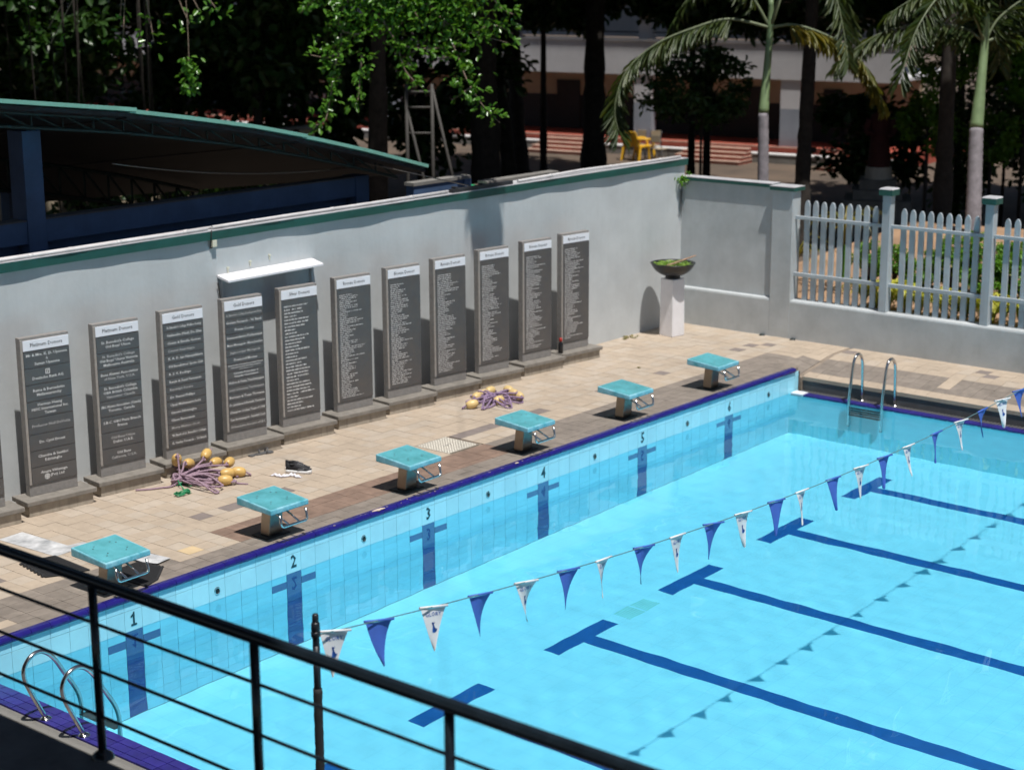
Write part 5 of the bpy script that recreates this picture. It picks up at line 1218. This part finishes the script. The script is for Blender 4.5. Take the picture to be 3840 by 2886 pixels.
# hanging aerial roots of the dark trees (counted as one curtain)
mb = MB()
for k in range(38):
    x, y = random.uniform(1.5, 13), random.uniform(13, 19); z0 = random.uniform(-.1, 2.4) if random.random() < .6 else -.1
    mb.tube([(x, y, 7), (x + random.uniform(-.1, .1), y, 4), (x + random.uniform(-.15, .15), y, z0)], random.uniform(.008, .03), 5)
rt = build('aerial_roots', mb, 'bark', kind='stuff'); tag(rt, 'curtain of dark hanging aerial roots behind the shed', 'aerial roots')

# ================================================================== PALMS
def frond(mb_stalk, P, n, ln, mat, name, parent, droop=.8, yellow=0):
    P = arc_path(P, 6); P = [Vector(p) for p in P]; N_ = len(P)
    st_ = MB().tube(P, [.028 * (1 - .85 * k / (N_ - 1)) + .003 for k in range(N_)], 6)
    pos, dr, nn, le = [], [], [], []
    for k in range(n):
        t = .16 + .84 * k / (n - 1); f_ = t * (N_ - 1); i = min(N_ - 2, int(f_)); p = P[i].lerp(P[i + 1], f_ - i); tg = (P[i + 1] - P[i]).normalized()
        sd_ = tg.cross(Vector((0, 0, 1))); sd_ = sd_.normalized() if sd_.length > .05 else Vector((1, 0, 0))
        up = sd_.cross(tg)
        for s_ in (-1, 1):
            for q in range(3):
                d = tg * random.uniform(.3, .6) + sd_ * s_ * random.uniform(.5, 1) + up * random.uniform(-.2, .35) + Vector((0, 0, -droop * random.uniform(.5, 1.4)))
                pos.append(p); dr.append(d); nn.append(up + Vector(rdir(1)[0]) * .4); le.append(ln * (1 - .5 * abs(t - .45)) * random.uniform(.75, 1.15))
    o = lo(st_, 'frond', 'palm_stalk', parent)
    lf_ = ob('leaflets', leaves('leaflets', np.array([tuple(v) for v in pos]), np.array([tuple(v) for v in dr]), np.array([tuple(v) for v in nn]), np.array(le) * 1.12, .046, mat, .1), o)
def palm(label, base, shaft0, crown, r0, fronds, name='palm_tree'):
    t = thing(name, label, 'palm', base, 0, 'palms behind the picket fence')
    b_, s0, c_ = Vector(base), Vector(shaft0), Vector(crown)
    n = 46; pts = [b_.lerp(s0, k / n) for k in range(n + 1)]
    lo(MB().tube(pts, [r0 * (1.12 - .22 * k / n) * (1 + (.035 if k % 2 else -.02)) for k in range(n + 1)], 16), 'trunk', 'palm_grey', t)
    m_ = s0.lerp(c_, .5); lo(MB().tube(arc_path([s0, s0.lerp(c_, .3), m_, c_, c_ + Vector((0, 0, .5))], 4), [r0 * v for v in np.linspace(.92, .42, 17)], 14), 'crown_shaft', 'palm_shaft', t)
    for P, mt, n_, ln in fronds: frond(None, [c_] + [Vector(p) for p in P], n_, ln, mt, 'frond', t)
    return t
def auto_fronds(c, k, rmin=1.4, rmax=2.2, up=.8, mt='leaf_palm'):
    out = []; c = Vector(c)
    for i in range(k):
        a = 6.28 * i / k + random.uniform(-.3, .3); L_ = random.uniform(rmin, rmax); h = Vector((math.cos(a), math.sin(a), 0)); u = up * random.uniform(.6, 1.3)
        out.append(([c + h * L_ * .3 + Vector((0, 0, u * .8)), c + h * L_ * .65 + Vector((0, 0, u)), c + h * L_ + Vector((0, 0, u * .35)), c + h * L_ * 1.2 + Vector((0, 0, -.5))], mt, 34, .46))
    return out
c1 = (18.93, 4.92, 4.45)
palm('palm with green stem and long fronds arching left over the school columns', (18.30, 4.55, -.12), (18.55, 4.78, 2.93), c1, .105,
     [([(18.48, 5.50, 4.61), (18.05, 5.96, 4.47), (17.51, 6.49, 4.16), (17.09, 6.83, 3.69), (16.84, 6.90, 3.07), (16.78, 6.77, 2.62)], 'leaf_palm', 70, .50),
      ([(19.22, 4.56, 4.50), (19.60, 4.02, 4.27), (19.82, 3.65, 3.98), (19.93, 3.36, 3.57), (19.99, 3.14, 3.15)], 'leaf_yellowing', 56, .50)] + auto_fronds(c1, 3, up=1.3))
c2 = (20.43, 1.41, 4.22)
palm('palm with ringed grey trunk and pale green shaft behind the fence', (19.45, .95, -.15), (20.05, 1.30, 2.74), c2, .135,
     [([(20.23, 1.73, 4.46), (19.84, 2.22, 4.53), (19.28, 2.82, 4.40), (18.8, 3.4, 3.9)], 'leaf_palm', 54, .5), ([(20.65, 1.28, 4.62), (20.98, .99, 4.95), (21.3, .7, 5.1), (21.7, .3, 4.9)], 'leaf_palm', 44, .5),
      ([(20.59, 1.50, 4.8), (20.4, 1.7, 5.2), (19.9, 2.3, 5.1), (19.4, 2.8, 4.7)], 'leaf_palm', 50, .5), ([(20.75, 1.1, 4.36), (21.2, .7, 4.45), (21.6, .2, 4.2)], 'leaf_palm', 40, .45)] + auto_fronds(c2, 2, up=1.4))

# ================================================================== GARDEN BEHIND THE FENCE
for k in range(9):
    y = .85 - k * .47; x = 15.4 + .12 * math.sin(k * 3)
    bush('clipped green hedge plant in the front row behind the pickets', (x, y, garden(x, y) + .36 + .05 * math.sin(k * 5)), (.36, .40, .40), 2000, .07, 'leaf_hedge', name='hedge_plant', group='front hedge row behind the fence')
for k in range(4):
    y = .2 - k * .95; x = 17.6
    bush(['low green hedge plant in the back row, left end', 'low green hedge plant in the back row, second from left', 'low green hedge plant in the back row, third from left', 'low green hedge plant in the back row, right end'][k], (x, y, garden(x, y) + .24), (.40, .45, .28), 1300, .075, 'leaf_hedge', name='hedge_plant', group='clipped hedge row behind the fence')
def spider(loc, n, L_, seed, label, mat='leaf_variegated'):
    rr = random.Random(seed); t = thing('variegated_plant', label, 'plant', loc, 0, 'yellow variegated plants along the fence foot'); mb = MB()
    for k in range(n):
        a = rr.uniform(-2.0, 2.0) if mat == 'leaf_variegated' else rr.uniform(0, 6.28); h = Vector((math.cos(a), math.sin(a), 0)); l_ = L_ * rr.uniform(.6, 1.15); sdv = Vector((-h.y, h.x, 0)) * .017
        P = [Vector((0, 0, 0)), h * l_ * .16 + Vector((0, 0, l_ * .55)), h * l_ * .42 + Vector((0, 0, l_ * .78)), h * l_ * .72 + Vector((0, 0, l_ * .66)), h * l_ * .95 + Vector((0, 0, l_ * .36))]
        wv = [.5, 1, 1, .8, .08]; vs = []
        for p, w in zip(P, wv): vs += [p - sdv * w, p + Vector((0, 0, -.006)), p + sdv * w]
        fs = []
        for i in range(4): fs += [(i * 3, i * 3 + 1, i * 3 + 4, i * 3 + 3), (i * 3 + 1, i * 3 + 2, i * 3 + 5, i * 3 + 4)]
        mb.add(vs, fs, 0, True)
    build('foliage', mb, mat, t); build('root_collar', MB().lathe([(.05, -.5), (.04, 0), (0, .03)], seg=8), 'leaf_hedge', t); return t
lab = 'yellow and green striped strap-leaved plant along the fence foot'
for k in range(16):
    y = .05 - k * .185; spider((XR + .33 + random.uniform(0, .12), y + random.uniform(-.05, .05), .58), 30, random.uniform(.42, .54), k, lab)
spider((XR + .22, -1.45, .60), 6, .26, 60, lab)
spider((15.0, 1.95, .75), 16, .75, 91, 'green strap-leaved plant rising behind the pillar cap', 'leaf_yellowing'); spider((14.6, .85, 1.35), 20, .70, 92, 'tufted yellowish plant behind the first pickets', 'leaf_yellowing')
sp = thing('wall_weed', 'small green weed growing in the corner of the two walls', 'weed', (13.47, 3.12, 2.30))
n = 60; ob('foliage', leaves('foliage', rng.normal(size=(n, 3)) * [.05, .04, .05] + [-.01, -.03, 0], rdir(n) + [-.3, -.6, 0], rdir(n) * .5 + [-.1, -.4, .8], .06, .035, 'leaf_hedge'), sp)
build('root_stain', MB().prism([(-.018, -.004, -.05), (.03, -.004, -.05), (.02, -.004, -.45), (.0, -.004, -.62), (-.014, -.004, -.4)], (0, .003, 0)), 'concrete_dark', sp)

# unseen frond bundle on a wire, added to throw the palm-like wall shadow
HF = Vector((7.93, 1.15, 8.62))
hf = thing('shadow_fronds', 'unseen bundle of dry fronds overhead, added to cast the palm-like wall shadow', 'palm fronds', HF)
lo(MB().tube([HF + Vector((-12.4, -11.4, .25)), HF, HF + Vector((7.6, 7.0, .2))], .006, 5), 'wire', 'rusty_steel', hf)
mb = MB()
for k in range(80):
    a = random.uniform(0, 6.28); w = random.uniform(.05, .44); l_ = random.uniform(.45, 1.05) * (1.15 - w); e = Vector((math.cos(a) * w, math.sin(a) * w * .6, -l_)); s0 = Vector((math.cos(a) * w * .5, math.sin(a) * w * .3, random.uniform(0, .12)))
    sv = Vector((.040, 0, 0)); m = s0.lerp(e, .55) + Vector((math.cos(a) * .06, 0, 0)); mb.add([s0 - sv * .5, s0 + sv * .5, m + sv, m - sv, e + sv * .1, e - sv * .1], [(0, 1, 2, 3), (3, 2, 4, 5)])
for dx, l_ in ((-.06, 1.7), (.05, 1.45), (.10, 1.25)): mb.add([(dx - .07, 0, -.3), (dx + .06, 0, -.3), (dx + .05, .02, -l_ * .7), (dx - .05, .02, -l_ * .7), (dx + .01, 0, -l_), (dx - .01, 0, -l_)], [(0, 1, 2, 3), (3, 2, 4, 5)])
build('shadow_strips', mb, 'leaf_yellowing', hf)

for o in RECV: o.cycles.is_caustics_receiver = True
for o in bpy.data.objects:
    if o.type == 'MESH' and o.parent in (near_g, far_g): pass
